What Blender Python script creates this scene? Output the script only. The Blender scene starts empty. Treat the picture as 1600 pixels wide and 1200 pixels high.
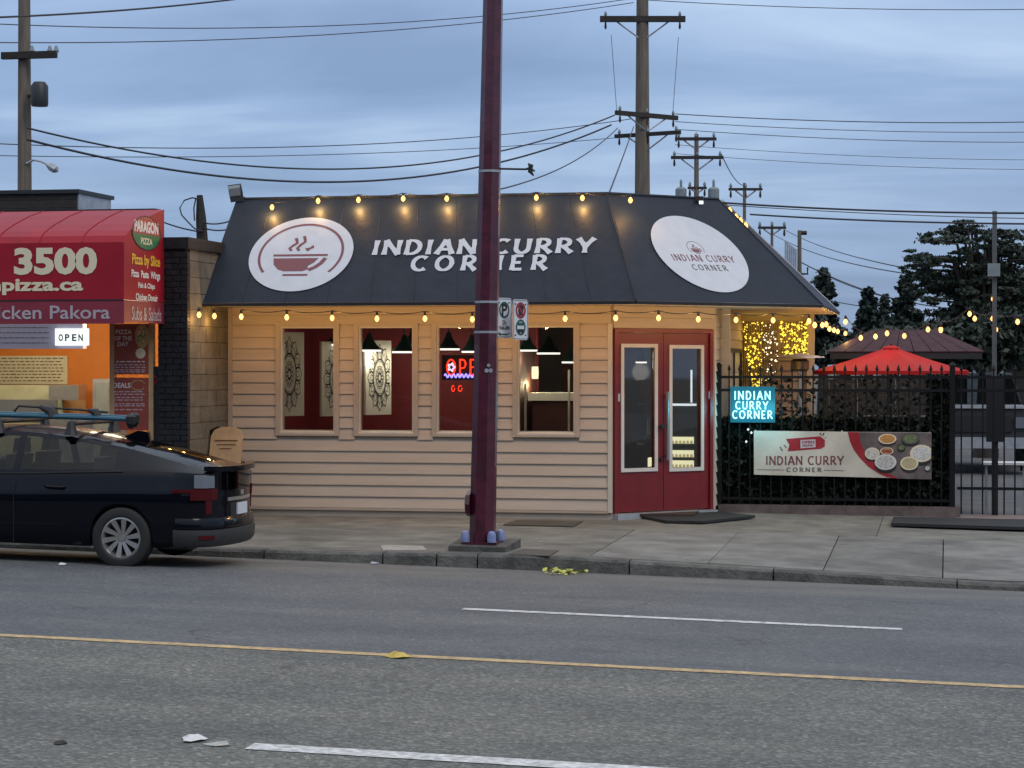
import bpy, bmesh, math, random
import numpy as np
from mathutils import Vector
SC = bpy.context.scene
COL = SC.collection
rng = random.Random(7)

# ------------------------------------------------------------------ camera, world, sun, exposure
F = 3450.0; TH = math.atan(680/3450); PIT = math.atan(30/3450)
CAM = np.array([4.10, -27.32, 1.88])
_c, _s = math.cos(TH), math.sin(TH)
RT = np.array([_c, _s, 0.0]); FH = np.array([-_s, _c, 0.0]); UZ = np.array([0, 0, 1.0])
FW = FH*math.cos(PIT) - UZ*math.sin(PIT); UPV = UZ*math.cos(PIT) + FH*math.sin(PIT)
cd = bpy.data.cameras.new("camera"); cam = bpy.data.objects.new("camera", cd); COL.objects.link(cam)
cd.sensor_width = 36; cd.lens = 36*F/1600; cd.clip_end = 3000; cd.clip_start = 0.1
cam.location = CAM; cam.rotation_euler = (math.pi/2 - PIT, 0, TH)
SC.camera = cam

SUN_EL, SUN_AZ = math.radians(46), math.radians(128)     # glow of the western sky behind the camera
w = bpy.data.worlds.new("World"); SC.world = w; w.use_nodes = True
nt = w.node_tree; nt.nodes.clear()
def N(t, **k):
    n = nt.nodes.new(t)
    for a, b in k.items(): setattr(n, a, b)
    return n
def math_n(op, a, b=None, c=None):
    n = N('ShaderNodeMath', operation=op)
    for i, v in enumerate((a, b, c)):
        if v is None: continue
        if isinstance(v, (int, float)): n.inputs[i].default_value = v
        else: nt.links.new(v, n.inputs[i])
    return n.outputs[0]
out = N('ShaderNodeOutputWorld'); bg = N('ShaderNodeBackground'); bg.inputs[1].default_value = 0.1
sky = N('ShaderNodeTexSky', sky_type='NISHITA', sun_disc=False, sun_elevation=SUN_EL, sun_rotation=SUN_AZ)
sky.air_density = 1.0; sky.dust_density = 1.0; sky.ozone_density = 3.0
tc = N('ShaderNodeTexCoord'); sp = N('ShaderNodeSeparateXYZ'); nt.links.new(tc.outputs['Generated'], sp.inputs[0])
zc = math_n('MAXIMUM', sp.outputs[2], 0.0)
den = math_n('ADD', zc, 0.10)
cx = N('ShaderNodeCombineXYZ')
nt.links.new(math_n('MULTIPLY', math_n('DIVIDE', sp.outputs[0], den), 0.62), cx.inputs[0])
nt.links.new(math_n('DIVIDE', sp.outputs[1], den), cx.inputs[1])
cx.inputs[2].default_value = 4.3
nz = N('ShaderNodeTexNoise'); nz.inputs['Scale'].default_value = 1.15; nz.inputs['Detail'].default_value = 7
nz.inputs['Roughness'].default_value = 0.5; nz.inputs['Distortion'].default_value = 0.35
nt.links.new(cx.outputs[0], nz.inputs['Vector'])
cr = N('ShaderNodeValToRGB'); nt.links.new(nz.outputs[0], cr.inputs[0])
e = cr.color_ramp.elements
e[0].position = .34; e[0].color = (1.75, 2.6, 4.3, 1)
e[1].position = .68; e[1].color = (4.0, 5.2, 7.0, 1)
m_ = e.new(.52); m_.color = (2.55, 3.6, 5.6, 1)
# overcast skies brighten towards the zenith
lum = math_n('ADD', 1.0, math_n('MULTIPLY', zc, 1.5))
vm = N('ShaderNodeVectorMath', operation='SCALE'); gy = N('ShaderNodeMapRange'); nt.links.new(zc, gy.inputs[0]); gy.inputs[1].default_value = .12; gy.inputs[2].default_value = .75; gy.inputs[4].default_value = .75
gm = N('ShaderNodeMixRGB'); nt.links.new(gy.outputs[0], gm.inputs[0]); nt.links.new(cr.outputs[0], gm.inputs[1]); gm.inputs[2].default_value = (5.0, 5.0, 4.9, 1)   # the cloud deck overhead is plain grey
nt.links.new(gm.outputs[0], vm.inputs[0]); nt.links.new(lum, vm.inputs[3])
mx = N('ShaderNodeMixRGB'); mx.inputs[0].default_value = .86
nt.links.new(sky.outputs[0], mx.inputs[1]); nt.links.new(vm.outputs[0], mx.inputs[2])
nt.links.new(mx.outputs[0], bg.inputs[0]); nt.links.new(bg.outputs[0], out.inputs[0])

sd = bpy.data.lights.new("sun", 'SUN'); so = bpy.data.objects.new("sun", sd); COL.objects.link(so)
sd.energy = 0.8; sd.angle = math.radians(24); sd.color = (1.0, .9, .8)
so.rotation_euler = (math.pi/2 - SUN_EL, 0, math.pi - SUN_AZ + math.pi)
so.rotation_euler = Vector((math.sin(SUN_AZ)*math.cos(SUN_EL), math.cos(SUN_AZ)*math.cos(SUN_EL), math.sin(SUN_EL))).to_track_quat('Z', 'Y').to_euler()
vs = SC.view_settings
vs.view_transform = 'Standard'; vs.look = 'None'; vs.exposure = 0.15; vs.gamma = 1.0; vs.use_curve_mapping = False
SC.cycles.max_bounces = 6; SC.cycles.diffuse_bounces = 3; SC.cycles.transparent_max_bounces = 10
SC.cycles.sample_clamp_indirect = 4.0; SC.cycles.caustics_reflective = False; SC.cycles.caustics_refractive = False

# ------------------------------------------------------------------ point helpers (photo pixel -> place on a known plane)
def ray(px, py): return FW + RT*(px-800)/F + UPV*(600-py)/F
def atY(px, py, Y): r = ray(px, py); return CAM + r*((Y-CAM[1])/r[1])
def atX(px, py, X): r = ray(px, py); return CAM + r*((X-CAM[0])/r[0])
def atZ(px, py, Z): r = ray(px, py); return CAM + r*((Z-CAM[2])/r[2])
def atD(px, py, D): return CAM + ray(px, py)*D
def atP(px, py, p0, n):
    r = ray(px, py); p0 = np.array(p0, float); n = np.array(n, float)
    return CAM + r*(((p0-CAM)@n)/(r@n))
def V3(*a): return np.array(a, float)
def unit(v): v = np.array(v, float); return v/np.linalg.norm(v)

UX = V3(1, 0, 0)
# ------------------------------------------------------------------ materials
def S(r, g, b):
    f = lambda c: (c/12.92 if c <= .04045 else ((c+.055)/1.055)**2.4)
    return (f(r/255), f(g/255), f(b/255))
def mat(name, col, rough=.6, metal=0.0, var=0.0, vs=6.0, bump=0.0, bs=60.0, coat=0.0, emit=None, es=0.0, spec=.5, stretch=None, dark=None, det=5, dist=.02, spots=False):
    m = bpy.data.materials.new(name); m.use_nodes = True; t = m.node_tree; b = t.nodes['Principled BSDF']
    b.inputs['Base Color'].default_value = (*col, 1); b.inputs['Roughness'].default_value = rough
    b.inputs['Metallic'].default_value = metal; b.inputs['Coat Weight'].default_value = coat
    b.inputs['Specular IOR Level'].default_value = spec
    if emit:
        b.inputs['Emission Color'].default_value = (*emit, 1); b.inputs['Emission Strength'].default_value = es
        m.cycles.emission_sampling = 'NONE'
    if var or bump:
        g = t.nodes.new('ShaderNodeNewGeometry'); mp = t.nodes.new('ShaderNodeMapping')
        t.links.new(g.outputs['Position'], mp.inputs[0])
        if stretch: mp.inputs['Scale'].default_value = stretch
    if var:
        n = t.nodes.new('ShaderNodeTexNoise'); n.inputs['Scale'].default_value = vs; n.inputs['Detail'].default_value = det; n.inputs['Roughness'].default_value = .62
        t.links.new(mp.outputs[0], n.inputs['Vector'])
        r = t.nodes.new('ShaderNodeValToRGB'); t.links.new(n.outputs[0], r.inputs[0])
        d = dark or tuple(c*(1-var) for c in col); l = tuple(min(1, c*(1+var)) for c in col)
        r.color_ramp.elements[0].position = .33; r.color_ramp.elements[0].color = (*d, 1)
        r.color_ramp.elements[1].position = .67; r.color_ramp.elements[1].color = (*l, 1)
        oi = t.nodes.new('ShaderNodeObjectInfo'); hv = t.nodes.new('ShaderNodeHueSaturation')
        mr = t.nodes.new('ShaderNodeMapRange'); mr.inputs[3].default_value = 1-var*.35; mr.inputs[4].default_value = 1+var*.35
        t.links.new(oi.outputs['Random'], mr.inputs[0]); t.links.new(mr.outputs[0], hv.inputs['Value'])
        src = r.outputs[0]
        if spots:      # trodden gum and drips
            v = t.nodes.new('ShaderNodeTexVoronoi'); v.inputs['Scale'].default_value = 3.4; t.links.new(g.outputs['Position'], v.inputs['Vector'])
            q = t.nodes.new('ShaderNodeMapRange'); t.links.new(v.outputs['Distance'], q.inputs[0]); q.inputs[1].default_value = .07; q.inputs[2].default_value = .10; q.inputs[3].default_value = .55; q.inputs[4].default_value = 1
            n3 = t.nodes.new('ShaderNodeTexNoise'); n3.inputs['Scale'].default_value = .9; n3.inputs['Detail'].default_value = 8; t.links.new(g.outputs['Position'], n3.inputs['Vector'])
            q2 = t.nodes.new('ShaderNodeMapRange'); t.links.new(n3.outputs[0], q2.inputs[0]); q2.inputs[1].default_value = .52; q2.inputs[2].default_value = .62; q2.inputs[3].default_value = 1; q2.inputs[4].default_value = .74
            for k in (q, q2):
                x = t.nodes.new('ShaderNodeMixRGB'); x.blend_type = 'MULTIPLY'; x.inputs[0].default_value = 1; t.links.new(src, x.inputs[1]); t.links.new(k.outputs[0], x.inputs[2]); src = x.outputs[0]
        t.links.new(src, hv.inputs['Color']); t.links.new(hv.outputs[0], b.inputs['Base Color'])
    if bump:
        n2 = t.nodes.new('ShaderNodeTexNoise'); n2.inputs['Scale'].default_value = bs; n2.inputs['Detail'].default_value = 4
        t.links.new(mp.outputs[0], n2.inputs['Vector'])
        bp = t.nodes.new('ShaderNodeBump'); bp.inputs['Strength'].default_value = bump; bp.inputs['Distance'].default_value = dist
        t.links.new(n2.outputs[0], bp.inputs['Height']); t.links.new(bp.outputs[0], b.inputs['Normal'])
    return m
def glow(name, col, strength):
    m = bpy.data.materials.new(name); m.use_nodes = True; t = m.node_tree; t.nodes.clear()
    o = t.nodes.new('ShaderNodeOutputMaterial'); em = t.nodes.new('ShaderNodeEmission')
    em.inputs[0].default_value = (*col, 1); em.inputs[1].default_value = strength
    t.links.new(em.outputs[0], o.inputs[0]); m.cycles.emission_sampling = 'NONE'; return m
def glass(name, tint, rough=.02, ior=1.5, boost=1.0):
    m = bpy.data.materials.new(name); m.use_nodes = True; t = m.node_tree; t.nodes.clear()
    o = t.nodes.new('ShaderNodeOutputMaterial'); mixs = t.nodes.new('ShaderNodeMixShader')
    tr = t.nodes.new('ShaderNodeBsdfTransparent'); tr.inputs[0].default_value = (*tint, 1)
    gl = t.nodes.new('ShaderNodeBsdfGlossy'); gl.inputs['Roughness'].default_value = rough
    fr = t.nodes.new('ShaderNodeFresnel'); fr.inputs[0].default_value = ior
    mu = t.nodes.new('ShaderNodeMath'); mu.operation = 'MULTIPLY'; mu.inputs[1].default_value = boost
    t.links.new(fr.outputs[0], mu.inputs[0]); t.links.new(mu.outputs[0], mixs.inputs[0])
    t.links.new(tr.outputs[0], mixs.inputs[1]); t.links.new(gl.outputs[0], mixs.inputs[2]); t.links.new(mixs.outputs[0], o.inputs[0])
    return m

def asphalt_mat():
    m = bpy.data.materials.new('worn_asphalt'); m.use_nodes = True; t = m.node_tree; b = t.nodes['Principled BSDF']
    L = t.links.new
    g = t.nodes.new('ShaderNodeNewGeometry'); sx = t.nodes.new('ShaderNodeSeparateXYZ'); L(g.outputs['Position'], sx.inputs[0])
    def noise(sc, det, stretch=None):
        n = t.nodes.new('ShaderNodeTexNoise'); n.inputs['Scale'].default_value = sc; n.inputs['Detail'].default_value = det; n.inputs['Roughness'].default_value = .65
        if stretch:
            mp = t.nodes.new('ShaderNodeMapping'); mp.inputs['Scale'].default_value = stretch; L(g.outputs['Position'], mp.inputs[0]); L(mp.outputs[0], n.inputs['Vector'])
        else: L(g.outputs['Position'], n.inputs['Vector'])
        return n.outputs[0]
    def mth(op, a, b_=None):
        n = t.nodes.new('ShaderNodeMath'); n.operation = op
        for i, v in enumerate((a, b_)):
            if v is None: continue
            if isinstance(v, (int, float)): n.inputs[i].default_value = v
            else: L(v, n.inputs[i])
        return n.outputs[0]
    def ramp(src, stops):
        r = t.nodes.new('ShaderNodeValToRGB'); L(src, r.inputs[0]); els = r.color_ramp.elements
        els[0].position, els[0].color = stops[0][0], (*stops[0][1], 1); els[1].position, els[1].color = stops[1][0], (*stops[1][1], 1)
        for p, c in stops[2:]: q = els.new(p); q.color = (*c, 1)
        return r.outputs[0]
    def mixc(f, a, b_, mode='MIX'):
        n = t.nodes.new('ShaderNodeMixRGB'); n.blend_type = mode
        if isinstance(f, (int, float)): n.inputs[0].default_value = f
        else: L(f, n.inputs[0])
        for i, v in ((1, a), (2, b_)):
            if isinstance(v, tuple): n.inputs[i].default_value = (*v, 1)
            else: L(v, n.inputs[i])
        return n.outputs[0]
    vo = t.nodes.new('ShaderNodeTexVoronoi'); vo.inputs['Scale'].default_value = 44; L(g.outputs['Position'], vo.inputs['Vector'])
    vcol = t.nodes.new('ShaderNodeSeparateXYZ'); L(vo.outputs['Color'], vcol.inputs[0])
    fine = noise(70, 3); big = noise(.55, 5, (1, 2.4, 1)); mid = noise(3.2, 6)
    near = ramp(vcol.outputs[0], [(0, (.088, .090, .080)), (1, (.255, .257, .232)), (.55, (.134, .137, .124)), (.85, (.178, .180, .160))])
    far = ramp(vcol.outputs[0], [(0, (.094, .100, .106)), (1, (.176, .183, .188)), (.8, (.119, .126, .132))])
    edge = mth('ADD', sx.outputs[1], mth('MULTIPLY', mid, .25))
    fac = t.nodes.new('ShaderNodeMapRange'); L(edge, fac.inputs[0]); fac.inputs[1].default_value = -12.35; fac.inputs[2].default_value = -12.1
    c = mixc(fac.outputs[0], near, far)
    # gutter side of the far lanes is paler, dusty
    gut = t.nodes.new('ShaderNodeMapRange'); L(mth('ADD', sx.outputs[1], mth('MULTIPLY', big, 1.6)), gut.inputs[0]); gut.inputs[1].default_value = -6.4; gut.inputs[2].default_value = -4.9
    c = mixc(mth('MULTIPLY', gut.outputs[0], .55), c, (.165, .158, .142))
    wear = ramp(big, [(.3, (.76, .77, .80)), (.72, (1.16, 1.14, 1.10))])
    c = mixc(1.0, c, wear, 'MULTIPLY')
    # darker wheel track strips along the lanes
    wv = mth('SINE', mth('MULTIPLY', sx.outputs[1], 3.9)); tr_ = ramp(mth('ADD', mth('MULTIPLY', wv, .5), .5), [(0, (1.06, 1.05, 1.04)), (1, (.93, .935, .95))])
    c = mixc(1.0, c, tr_, 'MULTIPLY')
    blot = ramp(mid, [(.28, (.80, .80, .80)), (.5, (1, 1, 1))]); c = mixc(.7, c, blot, 'MULTIPLY')
    ve = t.nodes.new('ShaderNodeTexVoronoi'); ve.feature = 'DISTANCE_TO_EDGE'; ve.inputs['Scale'].default_value = .42
    wob = t.nodes.new('ShaderNodeVectorMath'); wob.operation = 'ADD'; nw = t.nodes.new('ShaderNodeTexNoise'); nw.inputs['Scale'].default_value = 1.7; nw.inputs['Detail'].default_value = 6; L(g.outputs['Position'], nw.inputs['Vector'])
    L(g.outputs['Position'], wob.inputs[0]); L(nw.outputs['Color'], wob.inputs[1]); L(wob.outputs[0], ve.inputs['Vector'])
    ck = t.nodes.new('ShaderNodeMapRange'); L(ve.outputs[0], ck.inputs[0]); ck.inputs[1].default_value = .004; ck.inputs[2].default_value = .012; ck.inputs[3].default_value = 1; ck.inputs[4].default_value = 0
    msk = t.nodes.new('ShaderNodeMapRange'); L(noise(.5, 3), msk.inputs[0]); msk.inputs[1].default_value = .52; msk.inputs[2].default_value = .6
    c = mixc(mth('MULTIPLY', mth('MULTIPLY', ck.outputs[0], msk.outputs[0]), .6), c, (.045, .045, .045))
    stn = ramp(noise(1.1, 4, (.35, 1.5, 1)), [(.62, (1, 1, 1)), (.74, (.72, .72, .74))]); c = mixc(.8, c, stn, 'MULTIPLY')
    L(c, b.inputs['Base Color']); b.inputs['Roughness'].default_value = .72; b.inputs['Specular IOR Level'].default_value = .35
    bp = t.nodes.new('ShaderNodeBump'); bp.inputs['Strength'].default_value = .7; bp.inputs['Distance'].default_value = .012
    L(mth('ADD', fine, vo.outputs['Distance']), bp.inputs['Height']); L(bp.outputs[0], b.inputs['Normal'])
    return m

MT = {}
MT['asphalt'] = asphalt_mat()
MT['lot'] = mat('lot_asphalt', (.085, .085, .085), .8, var=.25, vs=2, bump=.4, bs=80)
MT['earth'] = mat('earth', (.07, .07, .06), .9, var=.3, vs=.2)
MT['slab'] = mat('paving_concrete', (.158, .157, .145), .85, spots=True, var=.28, vs=2.6, bump=.45, bs=55, det=9)
MT['oldslab'] = mat('old_concrete', (.160, .157, .138), .88, spots=True, var=.34, vs=1.9, bump=.6, bs=45, det=10)
MT['joint'] = mat('joint_dirt', (.045, .045, .04), .95, var=.3)
MT['kerb'] = mat('kerb_concrete', (.092, .09, .082), .88, var=.45, vs=4.5, bump=.8, bs=30, det=9)
MT['yellow'] = mat('yellow_paint', (.50, .345, .16), .65, var=.22, vs=14, dark=(.24, .18, .10))
MT['white'] = mat('white_road_paint', (.62, .62, .6), .6, var=.15, vs=16, dark=(.27, .27, .27))
MT['siding'] = mat('tan_vinyl_siding', (.50, .415, .33), .55, var=.07, vs=3, bump=.12, bs=25, stretch=(.3, 1, 3))
MT['trim'] = mat('tan_trim', (.44, .365, .29), .5, var=.05, vs=4)
MT['sill'] = mat('pale_sill', (.58, .53, .45), .5, var=.05)
MT['dark'] = mat('dark_void', (.012, .012, .012), .9)
MT['awning'] = mat('charcoal_awning_vinyl', (.016, .022, .034), .62, var=.14, vs=1.6, spec=.25, bump=.18, bs=3.0, stretch=(2.2, 2.2, .35), dist=.05)
MT['soffit'] = mat('cream_soffit', (.55, .47, .36), .6, var=.05)
MT['signwhite'] = mat('sign_white_vinyl', (.52, .535, .57), .5, var=.05)
MT['burgundy'] = mat('burgundy_print', (.17, .045, .055), .5)
MT['reddoor'] = mat('red_door_paint', (.165, .012, .016), .4, var=.12, vs=5, bump=.08, bs=20)
MT['whiteframe'] = mat('white_glazing_frame', (.62, .60, .57), .4, var=.05)
MT['glass'] = glass('window_glass', (.93, .94, .94), boost=.7)
MT['doorglass'] = glass('door_glass', (.85, .87, .87), boost=1.6)
MT['steel'] = mat('steel', (.5, .5, .5), .3, 1.0)
MT['galv'] = mat('galvanised', (.42, .44, .47), .5, .6, var=.15)
MT['darkmetal'] = mat('dark_metal', (.03, .032, .034), .45, .3)
MT['black'] = mat('black_plastic', (.012, .012, .013), .5)
MT['redwall'] = mat('dark_red_wall', (.22, .018, .02), .6, var=.1)
MT['floorin'] = mat('dark_floor', (.05, .035, .025), .5)
MT['ceilin'] = mat('dark_ceiling', (.035, .035, .035), .8)
MT['brownwall'] = mat('brown_wall', (.07, .02, .012), .6, var=.2)
MT['teal'] = mat('dark_green_shade', (.012, .035, .03), .35)
MT['panel'] = mat('cream_panel', (.74, .73, .62), .6, var=.04)
MT['ink'] = mat('black_ink', (.015, .015, .015), .6)
MT['inkg'] = mat('grey_ink', (.08, .08, .07), .6)
MT['awnred'] = mat('red_awning_vinyl', (.30, .010, .022), .5, spec=.25, var=.1, vs=2.2, bump=.15, bs=4)
MT['valance'] = mat('faded_red_valance', (.22, .02, .04), .5, var=.12, vs=3)
MT['cream'] = mat('cream_lettering', (.72, .64, .44), .5)
MT['lilac'] = mat('grey_lettering', (.42, .36, .40), .5)
MT['yellowl'] = mat('yellow_lettering', (.75, .45, .04), .5)
MT['whitel'] = mat('white_lettering', (.72, .7, .68), .5)
MT['green'] = mat('green_print', (.02, .16, .06), .5)
MT['brick'] = mat('black_brick', (.013, .013, .016), .6, spec=.3, var=.4, vs=9, bump=.5, bs=40)
MT['mortar'] = mat('dark_mortar', (.010, .010, .012), .9)
MT['cmu'] = mat('concrete_block', (.115, .104, .082), .85, var=.25, vs=5, bump=.5, bs=40)
MT['orange'] = mat('orange_wall', (.62, .20, .025), .6, var=.06)
MT['stainless'] = mat('stainless', (.5, .5, .48), .35, .8, var=.1)
MT['menu'] = mat('menu_board', (.62, .6, .45), .5, var=.08, vs=10)
MT['poster'] = mat('brown_poster', (.26, .052, .034), .4, var=.1)
MT['wood'] = mat('weathered_pole_wood', (.14, .115, .09), .85, var=.3, vs=6, stretch=(3, 3, .25), bump=.4, bs=40)
MT['wooddk'] = mat('dark_wood', (.028, .023, .02), .85, var=.3, vs=6, stretch=(1, 1, 4))
MT['tan'] = mat('tan_board', (.42, .27, .14), .6, var=.15)
MT['pole'] = mat('burgundy_pole_paint', (.060, .007, .018), .32, var=.4, vs=7, bump=.12, bs=30, coat=.3)
MT['cap'] = mat('blue_grey_cap', (.19, .23, .42), .4, var=.2, vs=20)
MT['plate'] = mat('sign_plate_white', (.62, .64, .68), .45, var=.04)
MT['sgreen'] = mat('sign_green', (.01, .085, .06), .5)
MT['sred'] = mat('sign_red', (.30, .02, .03), .5)
MT['iron'] = mat('black_iron', (.009, .009, .010), .5, 0, spec=.2)
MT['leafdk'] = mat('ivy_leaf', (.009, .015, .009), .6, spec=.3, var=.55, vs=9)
MT['leafed'] = mat('tree_leaf', (.022, .036, .022), .6, var=.5, vs=1.3)
MT['conifer'] = mat('conifer_needles', (.015, .028, .022), .7, var=.45, vs=1.5)
MT['bark'] = mat('bark', (.04, .032, .026), .9, var=.3)
MT['umbred'] = mat('red_umbrella_cloth', (.38, .014, .013), .7, spec=.2, var=.06)
MT['maroon'] = mat('maroon_roof', (.055, .020, .023), .7, spec=.2, var=.25, vs=5)
MT['brownwood'] = mat('brown_wood', (.11, .05, .022), .6, var=.3)
MT['banner'] = mat('banner_vinyl', (.60, .57, .49), .45, var=.05, vs=3, bump=.3, bs=5, dist=.03)
MT['bannerred'] = mat('banner_red', (.33, .02, .03), .45)
MT['tyre'] = mat('tyre_rubber', (.018, .018, .018), .75, bump=.3, bs=120)
MT['rim'] = mat('alloy_rim', (.52, .50, .48), .32, .85)
MT['paint'] = mat('black_car_paint', (.0025, .0035, .007), .3, spec=.04, coat=.42)
MT['carplas'] = mat('car_grey_plastic', (.028, .029, .030), .5)
MT['carglass'] = glass('tinted_car_glass', (.5, .53, .53), boost=.8)
MT['tailred'] = mat('tail_lamp_red', (.07, .004, .006), .25, spec=.1, coat=.4)
MT['clearlens'] = mat('clear_lens', (.15, .17, .20), .15, coat=.8)
MT['tealrack'] = mat('teal_rail', (.015, .085, .13), .35)
MT['rubber'] = mat('rubber_mat', (.018, .02, .021), .8, bump=.4, bs=90)
MT['cover'] = mat('steel_cover', (.16, .15, .125), .7, .2, var=.3, vs=9)
MT['bulb'] = glow('warm_bulb', (1.0, .53, .16), 2.7)
MT['bulbw'] = glow('warm_bulb_white', (1.0, .52, .15), 2.7)
MT['fairy'] = glow('fairy_light', (1.0, .72, .07), 1.7)
MT['fairyw'] = glow('fairy_light_pale', (1.0, .8, .5), 2.4)
MT['lampdisc'] = glow('lamp_disc', (1.0, .95, .82), 1.6)
MT['neonc'] = glow('cyan_neon', (.42, 1.0, 1.0), 1.9)
MT['neonr'] = glow('red_neon', (1.0, .035, .012), 2.4)
MT['neonb'] = glow('blue_neon', (.28, .22, 1.0), 2.6)
MT['neonw'] = glow('pale_neon', (1.0, .7, 1.0), 1.4)
MT['ledwhite'] = glow('lit_panel', (.92, .97, 1.0), 1.25)
MT['shelfglow'] = glow('lit_shelf', (1.0, .92, .55), 1.25)
MT['food'] = mat('food', (.6, .5, .25), .7, emit=(.9, .75, .35), es=.55)  # faint emission stands in for shelf light falling on the food
MT['pizza'] = mat('pizza_print_colour', (.42, .30, .12), .6, var=.3, vs=30)
MT['litw'] = mat('litter_white', (.62, .62, .62), .6)
MT['lity'] = mat('litter_yellow', (.55, .40, .08), .6, var=.2, vs=40)
MT['leafy'] = mat('fallen_leaf_yellow', (.42, .42, .08), .6, var=.3, vs=30)
MT['wire'] = mat('wire_black', (.02, .022, .028), .6)
MT['poledk'] = mat('dull_grey_post', (.09, .095, .10), .6, var=.15)
MT['transf'] = mat('transformer_grey', (.20, .24, .26), .5, var=.15)

# ------------------------------------------------------------------ geometry helpers
ORG = {}
def ids(o, label=None, cat=None, group=None, kind=None):
    if label: o['label'] = label
    if cat: o['category'] = cat
    if group: o['group'] = group
    if kind: o['kind'] = kind
    return o
def root(name, loc, label=None, cat=None, group=None, kind=None):
    o = bpy.data.objects.new(name, None); COL.objects.link(o); o.location = loc; o.empty_display_size = .2
    ORG[o.name] = np.array(loc, float)
    return ids(o, label, cat, group, kind)
def org(o):
    return ORG[o.name]
class MB:
    def __init__(s): s.v = []; s.f = []
    def add(s, vs_, fs):
        b = len(s.v); s.v += [tuple(map(float, p)) for p in vs_]; s.f += [tuple(b+i for i in f) for f in fs]; return s
    def box(s, x0, x1, y0, y1, z0, z1):
        vs_ = [(x0,y0,z0),(x1,y0,z0),(x1,y1,z0),(x0,y1,z0),(x0,y0,z1),(x1,y0,z1),(x1,y1,z1),(x0,y1,z1)]
        return s.add(vs_, [(0,3,2,1),(4,5,6,7),(0,1,5,4),(1,2,6,5),(2,3,7,6),(3,0,4,7)])
    def obox(s, p, a, b, c):          # corner p, edge vectors a, b, c
        p, a, b, c = (np.array(q, float) for q in (p, a, b, c))
        vs_ = [p, p+a, p+a+b, p+b, p+c, p+a+c, p+a+b+c, p+b+c]
        return s.add(vs_, [(0,3,2,1),(4,5,6,7),(0,1,5,4),(1,2,6,5),(2,3,7,6),(3,0,4,7)])
    def prism(s, pts, vec):
        n = len(pts); vec = np.array(vec, float); pts = [np.array(p, float) for p in pts]
        return s.add(pts + [p+vec for p in pts], [tuple(range(n))[::-1], tuple(range(n, 2*n))] + [(i, (i+1) % n, n+(i+1) % n, n+i) for i in range(n)])
    def cyl(s, p0, p1, r0, r1=None, n=10, rot=0.0):
        r1 = r0 if r1 is None else r1
        p0 = np.array(p0, float); p1 = np.array(p1, float); d = unit(p1-p0)
        a = unit(np.cross(d, (0, 0, 1) if abs(d[2]) < .9 else (1, 0, 0))); b = np.cross(d, a)
        vs_ = []
        for p, r in ((p0, r0), (p1, r1)):
            for i in range(n):
                t = 2*math.pi*i/n + rot; vs_.append(p + (a*math.cos(t)+b*math.sin(t))*r)
        return s.add(vs_, [(i, (i+1) % n, n+(i+1) % n, n+i) for i in range(n)] + [tuple(range(n))[::-1], tuple(range(n, 2*n))])
    def tube(s, pts, r, n=6):
        pts = [np.array(p, float) for p in pts]; m = len(pts); vs_ = []
        for k, p in enumerate(pts):
            d = unit(pts[min(k+1, m-1)] - pts[max(k-1, 0)])
            a = unit(np.cross(d, (0, 0, 1) if abs(d[2]) < .95 else (1, 0, 0))); b = np.cross(d, a)
            rr = r[k] if isinstance(r, (list, tuple)) else r
            vs_ += [p + (a*math.cos(2*math.pi*i/n) + b*math.sin(2*math.pi*i/n))*rr for i in range(n)]
        fs = [(k*n+i, k*n+(i+1) % n, (k+1)*n+(i+1) % n, (k+1)*n+i) for k in range(m-1) for i in range(n)]
        return s.add(vs_, fs + [tuple(range(n))[::-1], tuple(range((m-1)*n, m*n))])
    def lathe(s, c, prof, n=16):
        vs_ = [(c[0]+r*math.cos(2*math.pi*i/n), c[1]+r*math.sin(2*math.pi*i/n), c[2]+z) for r, z in prof for i in range(n)]
        m = len(prof)
        fs = [(k*n+i, k*n+(i+1) % n, (k+1)*n+(i+1) % n, (k+1)*n+i) for k in range(m-1) for i in range(n)]
        return s.add(vs_, fs + [tuple(range(n))[::-1], tuple(range((m-1)*n, m*n))])
    def grid(s, P):
        h, w_ = len(P), len(P[0])
        return s.add([p for r in P for p in r], [(i*w_+j, i*w_+j+1, (i+1)*w_+j+1, (i+1)*w_+j) for i in range(h-1) for j in range(w_-1)])
    def build(s, name, m, parent=None, smooth=False, at=None, kind=None, recalc=True):
        o0 = np.array(at, float) if at is not None else (org(parent) if parent else np.zeros(3))
        me = bpy.data.meshes.new(name)
        me.from_pydata([tuple(np.array(p)-o0) for p in s.v], [], s.f)
        if recalc:
            b = bmesh.new(); b.from_mesh(me); bmesh.ops.recalc_face_normals(b, faces=b.faces); b.to_mesh(me); b.free()
        if smooth:
            me.polygons.foreach_set('use_smooth', [True]*len(me.polygons))
            if smooth != 'all': me.set_sharp_from_angle(angle=math.radians(38))
        me.materials.append(MT[m] if isinstance(m, str) else m); me.update()
        o = bpy.data.objects.new(name, me); COL.objects.link(o)
        if parent: o.parent = parent; ORG[o.name] = org(parent)
        else: o.location = o0; ORG[o.name] = o0
        if kind: o['kind'] = kind
        return o
def piece(name, me, loc, parent, rot=(0, 0, 0)):
    o = bpy.data.objects.new(name, me); COL.objects.link(o); o.parent = parent
    o.location = np.array(loc, float) - org(parent); o.rotation_euler = rot; ORG[o.name] = np.array(loc, float); return o
def lamp(name, loc, power, col, parent=None, r=.03):
    d = bpy.data.lights.new(name, 'POINT'); d.energy = power; d.color = col; d.shadow_soft_size = r
    o = bpy.data.objects.new(name, d); COL.objects.link(o)
    if parent: o.parent = parent; o.location = np.array(loc)-org(parent)
    else: o.location = loc
    return o

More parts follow.
